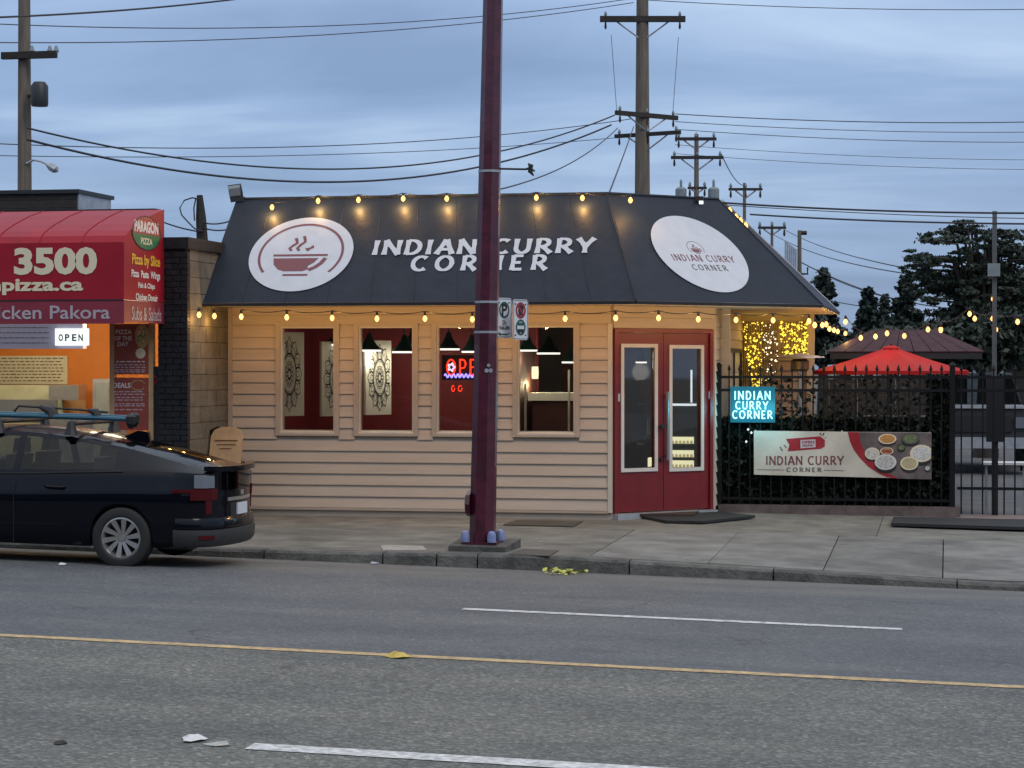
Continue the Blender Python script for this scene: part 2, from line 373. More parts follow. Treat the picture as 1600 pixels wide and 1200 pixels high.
# ------------------------------------------------------------------ lettering
_tc = {}
def text2d(sx, bold=.0, shear=0.0, space=1.0):
    k = (sx, bold, shear, space)
    if k in _tc: return _tc[k]
    c = bpy.data.curves.new('lettering', 'FONT'); c.body = sx; c.offset = bold; c.shear = shear; c.space_character = space; c.resolution_u = 3
    o = bpy.data.objects.new('lettering', c); COL.objects.link(o); dg = bpy.context.evaluated_depsgraph_get()
    me = bpy.data.meshes.new_from_object(o.evaluated_get(dg))
    vs_ = np.array([v.co[:2] for v in me.vertices]); fs = [tuple(p.vertices) for p in me.polygons]
    bpy.data.objects.remove(o); bpy.data.meshes.remove(me); bpy.data.curves.remove(c)
    mn, mx_ = vs_.min(0), vs_.max(0); _tc[k] = ((vs_-mn)/(mx_-mn), fs, (mx_-mn)); return _tc[k]
def islands(pts, fs, name, m, parent):
    par = list(range(len(pts)))
    def fd(i):
        while par[i] != i: par[i] = par[par[i]]; i = par[i]
        return i
    for f in fs:
        for i in f[1:]: par[fd(i)] = fd(f[0])
    gr = {}
    for f in fs: gr.setdefault(fd(f[0]), []).append(f)
    for g in gr.values():
        ix = sorted({i for f in g for i in f}); mp = {i: k for k, i in enumerate(ix)}
        MB().add([pts[i] for i in ix], [tuple(mp[i] for i in f) for f in g]).build(name, m, parent, recalc=False)
def put_text(name, sx, P, U, Vv, off, m, parent, bold=.0, shear=0.0, space=1.0, b=None):
    """text filling the parallelogram P + u*U + v*V, lifted by off"""
    uv, fs, _ = text2d(sx, bold, shear, space); P, U, Vv, off = (np.array(q, float) for q in (P, U, Vv, off))
    pts = [P + U*a + Vv*c + off for a, c in uv]
    if b: return b.add(pts, fs)
    return islands(pts, fs, name.replace('lettering', 'letter'), m, parent)
def arc(cx, cy, rx, ry, a0, a1, n=12):
    return [(cx+rx*math.cos(math.radians(a0+(a1-a0)*i/n)), cy+ry*math.sin(math.radians(a0+(a1-a0)*i/n))) for i in range(n+1)]
GL = {
 'I': (.30, [[(.15,0),(.15,.5),(.15,1)]]),
 'N': (.84, [[(.1,0),(.1,.5),(.1,1)], [(.06,1),(.42,.5),(.78,0)], [(.74,0),(.74,.5),(.74,1)]]),
 'D': (.80, [[(.12,0),(.12,.5),(.12,1)], [(.12,.96)]+arc(.3,.5,.40,.46,90,-90)+[(.12,.04)]]),
 'A': (.82, [[(.04,0),(.22,.5),(.41,1)], [(.41,1),(.6,.5),(.78,0)], [(.2,.33),(.62,.33)]]),
 'C': (.80, [arc(.47,.5,.38,.46,48,312,16)]),
 'U': (.82, [[(.12,1),(.12,.6)]+arc(.41,.36,.29,.32,180,360,10)+[(.70,.6),(.70,1)]]),
 'R': (.76, [[(.12,0),(.12,.5),(.12,1)], [(.12,.96)]+arc(.32,.72,.28,.24,90,-90,10)+[(.12,.48)], [(.34,.48),(.52,.24),(.74,0)]]),
 'Y': (.78, [[(.02,1),(.2,.74),(.39,.46)], [(.76,1),(.58,.74),(.39,.46)], [(.39,.46),(.39,.2),(.39,0)]]),
 'O': (.90, [arc(.45,.5,.37,.46,0,360,24)]),
 'E': (.64, [[(.12,0),(.12,.5),(.12,1)], [(.12,.955),(.58,.955)], [(.12,.5),(.5,.5)], [(.12,.045),(.60,.045)]]),
 'P': (.70, [[(.12,0),(.12,.5),(.12,1)], [(.12,.96)]+arc(.34,.70,.28,.26,90,-90,10)+[(.12,.44)]]),
 ' ': (.36, []),
}
def strip(pts, wd, flare=1.0, contrast=1.0):
    pts = [np.array(p, float) for p in pts]; m = len(pts); vs_ = []
    for k, p in enumerate(pts):
        d = pts[min(k+1, m-1)]-pts[max(k-1, 0)]
        if m > 2 and np.linalg.norm(pts[0]-pts[-1]) < 1e-6 and k in (0, m-1): d = pts[1]-pts[-2]
        d = d/(np.linalg.norm(d)+1e-9); n = np.array([-d[1], d[0]])
        ww = wd*((1-contrast) + contrast*(abs(d[1])*.75+.42*abs(d[0])))/1.0
        if flare != 1 and (k == 0 or k == m-1): ww *= flare
        elif flare != 1 and m == 3: ww *= .92
        vs_ += [p+n*ww/2, p-n*ww/2]
    return vs_, [(2*k, 2*k+1, 2*k+3, 2*k+2) for k in range(m-1)]
def put_letters(name, sx, P, U, Vv, off, m, parent, wd=.24, gap=.14, flare=1.3, contrast=.8):
    tot = sum(GL[c][0]+gap for c in sx)-gap; x = 0; P, U, Vv, off = (np.array(q, float) for q in (P, U, Vv, off)); no = unit(off)
    for ch in sx:
        a, st = GL[ch]; b = MB()
        for i, q in enumerate(st):
            vs_, fs = strip([(x+p[0], p[1]) for p in q], wd, flare, contrast)
            b.add([P + U*(p[0]/tot) + Vv*p[1] + off + no*(.0004*(i % 5)) for p in vs_], fs)
        if b.v: b.build(name, m, parent, recalc=False)
        x += a + gap
def flat(poly, P, U, Vv, off):
    return [np.array(P)+np.array(U)*a+np.array(Vv)*b+np.array(off) for a, b in poly]
def circ(cx, cy, r, n=32, ry=None): return [(cx+r*math.cos(2*math.pi*i/n), cy+(ry or r)*math.sin(2*math.pi*i/n)) for i in range(n)]
def put_poly(b, poly, P, U, Vv, off):
    q = flat(poly, P, U, Vv, off); b.add(q, [tuple(range(len(q)))])
def put_strip(b, pts, wd, P, U, Vv, off):
    vs_, fs = strip(pts, wd, 1, 0); b.add(flat(vs_, P, U, Vv, off), fs)

# ================================================================== GROUND
def gx(X): return -.024*max(-14, min(14, X))
def lerp_t(x, xs, ys): return float(np.interp(x, xs, ys))
def road_z(X, Y): return gx(X) + lerp_t(Y, [-27, -24, -22, -16, -12.4, -9.4, -7.2, -5.2, -4], [-.24, -.24, -.19, -.165, -.145, -.148, -.146, -.218, -.222])
def kerb_z(X): return lerp_t(X, [-14, -3.5, 0, 2, 4.5, 8, 14], [.13, -.055, -.065, -.145, -.27, -.31, -.40])
def back_z(X): return lerp_t(X, [-14, 0, 1.2, 4, 14], [-.055, -.055, -.035, -.06, -.18])
def pav_z(X, Y):
    t = max(0, min(1, (Y+5.2)/5.2)); return kerb_z(X)*(1-t)+back_z(X)*t
xs = [-80, -40, -20]+list(np.arange(-14, 14.1, .5))+[20, 40, 80]; ysr = [-24.2, -22, -20, -18, -16, -14, -12.4, -10.9, -9.4, -8.3, -7.2, -6.4, -5.7, -5.2, -4.95]
ids(MB().grid([[(x, y, road_z(x, y)) for x in xs] for y in ysr]).build('road', 'asphalt', smooth='all'), kind='structure')
ids(MB().box(-400, 400, -300, 700, -1.6, -.75).build('ground', 'earth'), kind='structure')
ids(MB().grid([[(x, y, pav_z(x, y)-.06) for x in xs] for y in [-5.2, -3.5, -2, 0, 2]]).build('pavement_bed', 'joint'), kind='structure')
ids(MB().grid([[(x, y, -.08+gx(x)*.5) for x in [-40, -12, -5, 0, 5, 12, 40]] for y in [1.9, 12, 30, 60]]).build('parking_lot', 'lot'), kind='structure')
ids(MB().box(-80, 80, -34, -24.3, -.5, 0.0).build('near_pavement', 'slab'), kind='structure')
pav = root('pavement', (0, -3, 0), kind='structure')
def slab(x0, x1, y0, y1, m='slab', g=.006, dz=0.0, name='paving_slab', par=None, tilt=None):
    nx = max(1, int((x1-x0)/.6)); X = np.linspace(x0+g, x1-g, nx+1); b = MB(); t = tilt or (0, 0)
    top = [[(x, y, pav_z(x, y)+dz+t[0]*(x-x0)+t[1]*(y-y0)) for x in X] for y in (y0+g, y1-g)]
    b.grid(top)
    bot = [(x0+g, y0+g), (x1-g, y0+g), (x1-g, y1-g), (x0+g, y1-g)]
    for (a, c) in ((0, 1), (1, 2), (2, 3), (3, 0)):
        p, q = bot[a], bot[c]; n = nx if a in (0, 2) else 1
        for k in range(n):
            u = (p[0]+(q[0]-p[0])*k/n, p[1]+(q[1]-p[1])*k/n); v_ = (p[0]+(q[0]-p[0])*(k+1)/n, p[1]+(q[1]-p[1])*(k+1)/n)
            zu, zv = (pav_z(*w2)+dz+t[0]*(w2[0]-x0)+t[1]*(w2[1]-y0) for w2 in (u, v_))
            b.add([(*u, zu), (*v_, zv), (*v_, zv-.07), (*u, zu-.07)], [(0, 1, 2, 3)])
    return b.build(name, m, par or pav)
# front row slabs beside the kerb; the two back strips are older, patched concrete
edges = [-14, -11.6, -9.2, -6.8, -4.4, -2.55, -1.15, .50, 1.72, 2.88, 4.06, 5.25, 6.45, 7.7, 9, 11, 14]
for a, c in zip(edges, edges[1:]):
    old = c < .6
    slab(a, c, -4.98, -1.55, 'oldslab' if old else 'slab', tilt=(rng.uniform(-.003, .003), rng.uniform(-.001, .001)))
for a, c in zip([-14, -10, -6.5, -3.2, -.35, 3.3, 6.6, 10, 14], [-10, -6.5, -3.2, -.35, 3.3, 6.6, 10, 14]):
    slab(a, c, -1.55, 2.0 if a > -1 else .12, 'oldslab', g=.004, dz=-.004)
kr = root('kerb', (0, -5.1, -.1), kind='structure')
ks = [-14, -11, -8.6, -6.2, -4.3, -2.9, -1.62, -1.05, -.62, .95, 2.4, 4.2, 5.6, 7.4, 9.4, 11.6, 14]
for a, c in zip(ks, ks[1:]):
    b = MB(); prof = []; d = rng.uniform(-.012, .012)
    for x in np.linspace(a+.008, c-.008, 5):
        z1 = kerb_z(x)+d*.6; z0 = road_z(x, -5.2)-.08
        prof.append([(x, -5.22+d, z0), (x, -5.205+d, z1-.025), (x, -5.18+d, z1), (x, -4.99, z1+.002), (x, -4.99, z0)])
    b.grid(prof)
    for r in (prof[0], prof[-1]): b.add(r, [tuple(range(5))])
    b.build('kerbstone', 'kerb', kr)
# painted lines
def line(name, m, Y, x0, x1, wd, dz=.004, taper=True):
    b = MB(); X = np.linspace(x0, x1, max(2, int((x1-x0)/.4)))
    b.grid([[(x, Y+o*wd/2, road_z(x, Y)+dz) for x in X] for o in (-1, 1)])
    ids(b.build(name, m, smooth='all'), kind='structure')
line('yellow_line', 'yellow', -12.35, -40, 40, .13)
line('white_lane_line', 'white', -9.4, .15, 3.75, .125)
line('white_lane_line', 'white', -9.4, -8.5, -5.2, .10)
line('white_lane_line', 'white', -15.95, .42, 3.7, .19)
# worn paler patch in the kerb lane
# shops on the viewer's side of the street, seen only as dark reflections in glass and paint
for k, (x0, x1, h, lab) in enumerate(((-48, -19, 6.2, 'long dark brick shop row across the street at the left'), (-18.6, 1, 7.4, 'taller dark shop block across the street'), (1.4, 24, 5.8, 'low dark shop row across the street'), (24.4, 50, 7.0, 'dark corner block across the street at the right'))):
    t = root('opposite_shop', ((x0+x1)/2, -38, 0), lab, 'shop', 'shops across the street')
    MB().box(x0, x1, -46, -34.2, -.2, h).build('wall', mat('dark_shop_brick', (.07, .055, .045), .8, var=.3), t); MB().box(x0-.1, x1+.1, -46.1, -34.0, h, h+.2).build('roof', 'darkmetal', t)
    x = x0+.8
    while x < x1-3:
        wf = MB().box(x, x+2.4, -34.2, -34.12, .5, 2.7).build('window', 'black', t); MB().box(x+.08, x+2.32, -34.119, -34.10, .58, 2.62).build('pane', mat('unlit_shop_glass', (.02, .022, .025), .1), wf); x += 3.1

# ================================================================== RESTAURANT
RX0 = -5.02; CH = 1.13; EZ = 2.62; TZ = 4.05
rb = root('restaurant_building', (-2, 1.5, 0), 'tan sided corner restaurant under a charcoal awning with bowl logo', 'restaurant')
WIN = []
for (a, c) in ((439, 524), (561, 647), (683, 770), (809, 899)):
    WIN.append((atY(a, 590, 0)[0], atY(c, 590, 0)[0]))
WZ0, WZ1 = 1.03, 2.37
FRW = .06
# wall core pieces behind the siding
b = MB(); b.box(RX0, 0, .0, .16, -.3, WZ0-.02); b.box(RX0, 0, .0, .16, WZ1+.02, EZ+.1)
xe = [RX0]+[q for w2 in WIN for q in w2]+[0]
for i in range(0, len(xe), 2): b.box(xe[i], xe[i+1], .0, .16, WZ0-.02, WZ1+.02)
b.build('wall', 'trim', rb)
# siding boards, each one its own wedge
def sboard(p0, p1, z0, z1, n, m='siding', parent=None, name='siding_board'):
    p0 = np.array(p0, float); p1 = np.array(p1, float); n = np.array(n, float); d = unit(p1-p0)
    sec = [(.002, z1), (.010, z1), (.030, z0+.012), (.030, z0), (.002, z0)]
    pts = [np.array([p0[0], p0[1], 0])+n*a+UZ*z for a, z in sec]
    return MB().prism(pts, np.array([p1[0]-p0[0], p1[1]-p0[1], 0])).build(name, m, parent or rb)
NF = (0, -1, 0); EXP = .1455
z = .05; k = 0
while z < 2.36:
    z1 = min(z+EXP, 2.395); mid = (z+z1)/2; segs = [(RX0+.06, -.06)]
    if WZ0-FRW < mid < WZ1+.03:
        pr = RX0+.06; segs = []
        for a, c in WIN: segs.append((pr, a-FRW+.01)); pr = c+FRW-.01
        segs.append((pr, -.06))
    for a, c in segs: sboard((a, 0), (c, 0), z+.001, z1-.001, NF)
    z += EXP
b = MB(); b.box(RX0+.06, -.02, -.022, -.002, 2.40, 2.515); b.build('frieze_board', 'siding', rb)
b = MB(); b.box(RX0+.06, -.02, -.035, -.002, 2.52, EZ-.002); b.build('frieze_board', 'siding', rb)
b = MB(); b.box(RX0, RX0+.058, -.036, .0, .03, EZ-.004); b.build('corner_trim', 'trim', rb)
b = MB(); b.box(-.058, -.004, -.036, -.001, .03, 2.395); b.build('corner_trim', 'sill', rb)
b = MB(); b.box(RX0, -.02, .015, .06, -.25, .048); b.build('foundation', 'dark', rb)  # recessed base, coloured near black to give the shadow line under the siding
b = MB(); b.box(RX0+.06, -.06, -.034, -.004, .02, .048); b.build('base_trim', 'trim', rb)
for i, (a, c) in enumerate(WIN):
    b = MB(); f = FRW
    b.box(a-f, a, -.045, .05, WZ0-f, WZ1+.045); b.box(c, c+f, -.045, .05, WZ0-f, WZ1+.045)
    b.box(a, c, -.045, .05, WZ1, WZ1+.045)
    b.box(a, c, -.052, .05, WZ0-f, WZ0-.035)
    wf = b.build('window', 'trim', rb)
    q = MB(); q.obox((a, -.05, WZ0-.034), (c-a, 0, 0), (0, .09, .03), (0, 0, .02)); q.build('sill', 'sill', wf)
    q = MB(); q.box(a+.0, a+.022, -.02, .03, WZ0, WZ1); q.box(c-.022, c, -.02, .03, WZ0, WZ1); q.box(a+.022, c-.022, -.02, .03, WZ1-.022, WZ1); q.build('sash', 'sill', wf)
    q = MB(); q.box(a+.001, c-.001, .012, .018, WZ0, WZ1-.001); q.build('pane', 'glass', wf)
# chamfered door wall (45 degrees)
UD = unit((1, 1, 0)); ND = unit((1, -1, 0)); LD = CH*2**.5
def D(u, n, z): return UD*u + ND*n + UZ*z
b = MB(); b.obox(D(.02, -.14, 2.34), UD*(LD-.02), ND*.14, UZ*(EZ+.1-2.34)); b.build('wall', 'trim', rb)
b = MB(); b.obox(D(0, .0, 2.345), UD*LD, ND*.022, UZ*.125); b.build('frieze_board', 'siding', rb)
b = MB(); b.obox(D(0, .0, 2.475), UD*LD, ND*.034, UZ*.142); b.build('frieze_board', 'siding', rb)
dr = MB(); dz1 = 2.335
dr.obox(D(.01, -.1, 0), UD*.05, ND*.13, UZ*dz1); dr.obox(D(LD-.06, -.1, 0), UD*.05, ND*.13, UZ*dz1); dr.obox(D(.06, -.1, dz1-.05), UD*(LD-.12), ND*.13, UZ*.05)
dr.build('door_frame', 'reddoor', rb)
b = MB(); b.obox(D(.0, -.05, -.06), UD*LD, ND*.16, UZ*.075); b.build('threshold', 'galv', rb)
mid = LD/2
def doorpt(px, py): p = atP(px, py, (0, 0, 0), ND); return float(p@UD), float(p[2])
for side, (u0, u1), (ga, gb) in ((0, (.064, mid-.004), ((969.5, 537), (1026.7, 736))), (1, (mid+.004, LD-.064), ((1045, 539), (1098.8, 735)))):
    ug0, zg1 = doorpt(*ga); ug1, zg0 = doorpt(*gb); fw = .046
    b = MB()
    b.obox(D(u0, -.05, .03), UD*(ug0+fw-u0), ND*.05, UZ*(dz1-.055-.03)); b.obox(D(ug1-fw, -.05, .03), UD*(u1-ug1+fw), ND*.05, UZ*(dz1-.055-.03))
    b.obox(D(ug0+fw, -.05, .03), UD*(ug1-ug0-2*fw), ND*.05, UZ*(zg0+fw-.03)); b.obox(D(ug0+fw, -.05, zg1-fw), UD*(ug1-ug0-2*fw), ND*.05, UZ*(dz1-.055-zg1+fw))
    door = b.build('door', 'reddoor', rb)
    q = MB()
    q.obox(D(ug0, -.004, zg0), UD*fw, ND*.022, UZ*(zg1-zg0)); q.obox(D(ug1-fw, -.004, zg0), UD*fw, ND*.022, UZ*(zg1-zg0))
    q.obox(D(ug0+fw, -.004, zg0), UD*(ug1-ug0-2*fw), ND*.022, UZ*fw); q.obox(D(ug0+fw, -.004, zg1-fw), UD*(ug1-ug0-2*fw), ND*.022, UZ*fw)
    q.build('glazing_frame', 'whiteframe', door)
    q = MB(); q.obox(D(ug0+fw, -.03, zg0+fw), UD*(ug1-ug0-2*fw), ND*.006, UZ*(zg1-zg0-2*fw)); q.build('pane', 'doorglass', door)
    if side == 1:
        uh, zt = doorpt(1037.7, 612); _, zb = doorpt(1037.7, 719)
        q = MB(); q.tube([D(uh+.01, .0, zt-.05), D(uh+.01, .055, zt-.05), D(uh+.01, .055, zt)], .012); q.tube([D(uh+.01, .06, zb), D(uh+.01, .06, zt)], .019, 10); q.tube([D(uh+.01, .0, zb+.06), D(uh+.01, .055, zb+.06)], .012)
        q.build('handle', 'steel', door, smooth=True)
        q = MB(); q.obox(D(LD-.075, .001, 1.44), UD*.03, ND*.02, UZ*.1); q.build('latch_plate', 'galv', door)
    else:
        uk, zk = doorpt(1030, 666); q = MB(); q.cyl(D(uk, 0, zk), D(uk, .05, zk), .016, .016); q.cyl(D(uk, .05, zk), D(uk, .09, zk), .034, .028, 12); q.build('knob', 'darkmetal', door, smooth=True)
        q = MB(); q.cyl(D(uk+.02, 0, zk-.42), D(uk+.02, .03, zk-.42), .026, .022, 12); q.build('lock', 'darkmetal', door, smooth=True)
        q = MB(); q.obox(D(.066, .001, 1.42), UD*.03, ND*.02, UZ*.1); q.build('latch_plate', 'galv', door)
# side wall running back, with a window to the patio
SY1 = 5.2
b = MB(); b.box(CH-.14, CH, CH+.02, SY1, -.3, EZ+.1); b.build('wall', 'trim', rb)
z = .05
while z < 2.5:
    sboard((CH, CH+.06), (CH, SY1), z, min(z+EXP-.002, 2.6), (1, 0, 0)); z += EXP
b = MB(); b.box(CH, CH+.036, CH+.0, CH+.058, .02, EZ-.01); b.build('corner_trim', 'sill', rb)
b = MB(); y0, y1, z0, z1 = 2.6, 4.6, 1.05, 2.05
b.box(CH+.03, CH+.06, y0-.06, y0, z0-.06, z1+.06); b.box(CH+.03, CH+.06, y1, y1+.06, z0-.06, z1+.06); b.box(CH+.03, CH+.06, y0, y1, z1, z1+.06); b.box(CH+.03, CH+.06, y0, y1, z0-.06, z0); b.box(CH+.03, CH+.055, 3.57, 3.63, z0, z1)
wf = b.build('window', 'iron', rb); q = MB(); q.box(CH+.031, CH+.036, y0, y1, z0, z1); q.build('pane', mat('grey_pane', (.5, .52, .56), .25), wf)
# rear wing facing the street behind the patio
WX1 = atY(1272, 520, SY1)[0]
b = MB(); b.box(CH-.14, WX1, SY1, SY1+.14, -.3, EZ+.1); b.build('wall', 'trim', rb)
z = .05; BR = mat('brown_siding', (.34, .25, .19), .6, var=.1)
while z < 2.5:
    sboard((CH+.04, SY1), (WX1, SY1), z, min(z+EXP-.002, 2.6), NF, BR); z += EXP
b = MB(); b.box(WX1-.10, WX1+.01, SY1-.09, SY1-.04, 0, EZ); b.build('corner_trim', 'trim', rb)
b = MB(); b.box(CH+.05, CH+.15, 1.86, 1.96, -.1, EZ); b.build('porch_post', 'sill', rb)
b = MB(); b.box(RX0+.01, RX0+.15, .16, 8, -.3, EZ+.1); b.box(RX0+.15, CH-.14, 7.86, 8, -.3, EZ+.1); b.build('rear_wall', 'trim', rb)
# interior shell
b = MB(); b.box(RX0+.15, CH-.14, .16, 7.8, -.02, .01); b.build('floor', 'floorin', rb)
b = MB(); b.add([(RX0+.15, .16, 2.6), (0, .16, 2.6), (CH-.14, CH, 2.6), (CH-.14, 7.8, 2.6), (RX0+.15, 7.8, 2.6)], [(0, 1, 2, 3, 4)]); b.build('ceiling', 'ceilin', rb)
b = MB(); b.box(RX0+.16, -1.55, 3.2, 3.3, .011, 2.59); b.build('partition', 'redwall', rb)
b = MB(); b.box(RX0+.155, RX0+.17, .17, 3.19, .011, 2.59); b.build('partition', 'redwall', rb)
b = MB(); b.box(-1.55, CH-.15, 5.2, 5.3, .011, 2.59); b.build('partition', 'brownwall', rb)
b = MB(); b.box(-1.64, -1.56, 1.2, 3.19, .011, 2.1); b.build('partition', 'brownwall', rb)
# roof deck, soffit and mansard awning
E0, E1, E2, E3 = V3(-5.06, -1, EZ), V3(.43, -1, EZ), V3(2.53, 1.11, EZ), V3(2.53, 5.4, EZ)
T0, T1, T2, T3 = V3(-5.03, .36, TZ), V3(-.13, .36, TZ), V3(1.15, 1.64, TZ), V3(1.15, 2.0, TZ)
b = MB(); so_ = [E0, E1, E2, E3, V3(CH, 5.4, EZ), V3(-5.06, 5.4, EZ)]; b.prism([p+UZ*.0 for p in so_], UZ*.03); b.build('soffit', 'soffit', rb)
b = MB(); b.prism([T0+(0, .02, -.2), T1+(0, .02, -.2), T2+(-.02, .02, -.2), V3(1.13, 8, TZ-.2), V3(-5.03, 8, TZ-.2)], UZ*.12); b.build('roof', 'darkmetal', rb)
aw = MB()
def mans(a, bq, c, d, n=10):
    P = []
    for i in range(n+1):
        t = i/n; P.append([a*(1-t)*(1-s_)+bq*t*(1-s_)+c*t*s_+d*(1-t)*s_ for s_ in np.linspace(0, 1, 5)])
    aw.grid(P)
mans(E0+UZ*.031, E1+UZ*.031, T1, T0, 12); mans(E1+UZ*.031, E2+UZ*.031, T2, T1, 6)
aw.add([E2+UZ*.031, E3+UZ*.031, T3, T2], [(0, 1, 2, 3)])
aw.add([E0+UZ*.031, T0, V3(-5.03, .36, EZ+.031)], [(0, 1, 2)])
aw = aw.build('awning', 'awning', rb)
b = MB()
for p, q in ((E0, E1), (E1, E2), (E2, E3)):
    d = unit(q-p); b.obox(p+UZ*-.012, q-p, np.cross(d, UZ)*.02, UZ*.04)
b.build('fascia', 'black', aw)
b = MB()
for p, q in ((T0, T1), (T1, T2)): b.tube([p+UZ*.0, q], .022, 6)
b.tube([E1+UZ*.035, T1], .014, 6); b.tube([E2+UZ*.035, T2], .012, 6); b.build('ridge_trim', 'awning', aw)
b = MB(); b.tube([E3+V3(.0, 0, .03), T3+V3(.01, 0, .0)], .03, 6); b.build('edge_trim', 'galv', aw)
NFR = unit(np.cross(E1-E0, T0-E0)); NFR = NFR if NFR[1] < 0 else -NFR
NCH = unit(np.cross(E2-E1, T1-E1)); NCH = NCH if NCH[1] < 0 else -NCH
VF = unit(np.cross(NFR, (1, 0, 0))); VF = VF if VF[2] > 0 else -VF
UC = unit(E2-E1); VC = unit(np.cross(NCH, UC)); VC = VC if VC[2] > 0 else -VC
for i in range(1, 10):
    t = i/10; p = (E0*(1-t)+E1*t)+UZ*.035; q = T0*(1-t)+T1*t
    MB().tube([p+NFR*.0, q+NFR*.0], .0035, 4).build('seam', 'awning', aw)
fp = lambda px, py: atP(px, py, E0+UZ*.031, NFR)
cp = lambda px, py: atP(px, py, E1+UZ*.031, NCH)
# big white disc with the steaming bowl
def disc(c, U, Vv, n_, r, thick=.006):
    b = MB(); ring = [c+U*(r*math.cos(t))+Vv*(r*math.sin(t))+n_*.004 for t in np.linspace(0, 2*math.pi, 65)[:-1]]
    b.prism(ring, n_*thick); return b.build('logo_disc', 'signwhite', aw, recalc=True)
def bowl(c, U, Vv, n_, R, par, ring=True, k=1.0, ringm='burgundy'):
    o = n_*.0125; U = U*R; Vv = Vv*R
    if ring:
        b = MB(); put_strip(b, arc(0, 0, .80, .80, -38, 218, 40), .05*k, c, U, Vv, o); b.build('logo_ring', ringm, par, recalc=False)
    b = MB()
    put_strip(b, [(-.53, -.04), (.53, -.04)], .055, c, U, Vv, o)
    put_poly(b, [(-.51, -.12), (-.47, -.29), (-.36, -.42), (-.24, -.47), (.12, -.47), (.22, -.42), (.20, -.33), (.30, -.24), (.37, -.12)], c, U, Vv, o)
    put_strip(b, [(.50, -.12), (.44, -.26), (.34, -.37), (.23, -.44)], .085, c, U, Vv, o)
    put_strip(b, [(-.24, -.57), (.24, -.57)], .05, c, U, Vv, o)
    b.build('logo_bowl', 'burgundy', par, recalc=False)
    b = MB()
    for dx, s_ in ((-.17, 1), (-.02, 1.12), (.16, .6)):
        put_strip(b, [(dx-.03, .08), (dx-.08, .15), (dx-.03, .22*s_), (dx+.04, .29*s_), (dx+.02, .36*s_), (dx-.01, .43*s_)][: (6 if s_ >= 1 else 5)], .06, c, U, Vv, o)
    b.build('logo_steam', 'burgundy', par, recalc=False)
c0 = fp(470.5, 397.5); disc(c0, UX, VF, NFR, .675); bowl(c0, UX, VF, NFR, .675, aw)
p = fp(580, 398.5); q = fp(926, 397.5); h = np.linalg.norm(fp(935, 373)-fp(926, 397.5))*.93
put_letters('sign_letter', 'INDIAN CURRY', p, UX*((q-p)[0]), VF*h, NFR*.004, 'signwhite', aw, wd=.265, gap=.20)
p = fp(640, 423.5); q = fp(853, 422.5)
put_letters('sign_letter', 'CORNER', p, UX*((q-p)[0]), VF*h, NFR*.004, 'signwhite', aw, wd=.265, gap=.42)
# corner disc
c1 = cp(1093.5, 397); disc(c1, UC, VC, NCH, .69)
c2 = cp(1086, 389); bowl(c2, UC, VC, NCH, .155, aw, k=.75, ringm='inkg')
p = cp(1041, 412); q = cp(1150, 412.5)
p = c1+UC*(-.50)+VC*(-.145); put_letters('sign_letter', 'INDIAN CURRY', p, UC*1.0, VC*.115, NCH*.0125, 'burgundy', aw, wd=.17, gap=.22)
p = c1+UC*(-.27)+VC*(-.305); put_letters('sign_letter', 'CORNER', p, UC*.56, VC*.10, NCH*.0125, 'inkg', aw, wd=.17, gap=.35)
# flood lamp on the roof corner
fl = root('flood_lamp', T0+V3(.0, -.02, 0), 'small grey floodlight on a bracket at the left roof corner of the restaurant', 'floodlight')
p = atY(358, 293, .35)
b = MB(); b.obox(p+V3(0, 0, -.10), (.18, 0, .02), (.04, -.05, -.1), (-.02, -.0, .13)); b.build('housing', 'darkmetal', fl)
b = MB(); b.obox(p+V3(.012, -.03, -.085), (.155, 0, .018), (.012, -.03, -.04), (-.014, 0, .10)); b.build('lens', 'clearlens', fl)
b = MB(); b.tube([p+V3(.1, 0, -.09), p+V3(.13, .02, -.14), T0+V3(.1, .05, .02)], .015); b.build('bracket', 'darkmetal', fl)
cu = root('roof_camera', T2, 'tiny white topped camera on the awning ridge right of the corner crease', 'camera')
p = cp(1092, 316)+NCH*.02; MB().obox(p-V3(.05, .04, 0), (.1, 0, 0), (0, .08, 0), (0, 0, .06)).build('body', 'black', cu)
MB().obox(p+V3(.0, -.06, -.04), (.05, 0, 0), (0, .05, 0), (0, 0, .04)).build('lens', 'ledwhite', cu)

# ------------------------------------------------------------------ string lights
def string_lights(name, pts, label, m='bulb', power=3.0, drop=.09, sag=.05, r=.029, sock=True, group=None, col=(1, .53, .16)):
    t = root(name, pts[0], label, 'string lights', group)
    cord = []
    for i in range(len(pts)-1):
        a, c = pts[i]+UZ*drop, pts[i+1]+UZ*drop
        for s_ in np.linspace(0, 1, 7)[:-1]: cord.append(a*(1-s_)+c*s_ - UZ*sag*4*s_*(1-s_)*min(1, np.linalg.norm(c-a)))
    cord.append(pts[-1]+UZ*drop); MB().tube(cord, .006, 4).build('cord', 'wire', t)
    for p in pts:
        b = MB(); b.lathe(p, [(.004, -r*1.25), (r*.62, -r*.95), (r, -.1*r), (r*.85, .55*r), (r*.45, r*1.1), (r*.4, r*1.5)], 10); bo = b.build('bulb', m, t, smooth='all')
        MB().lathe(p, [(.016, r*1.3), (.017, drop*.8), (.008, drop)], 8).build('socket', 'black', bo)
        if power: lamp('bulb_light', p-UZ*(r*1.25+.03), power, col, bo, .02)
    return t
slope = lambda px, py, o=.10: atP(px, py, E0+UZ*.031+NFR*o, NFR)
cslope = lambda px, py, o=.10: atP(px, py, E1+UZ*.031+NCH*o, NCH)
PW = 6.0
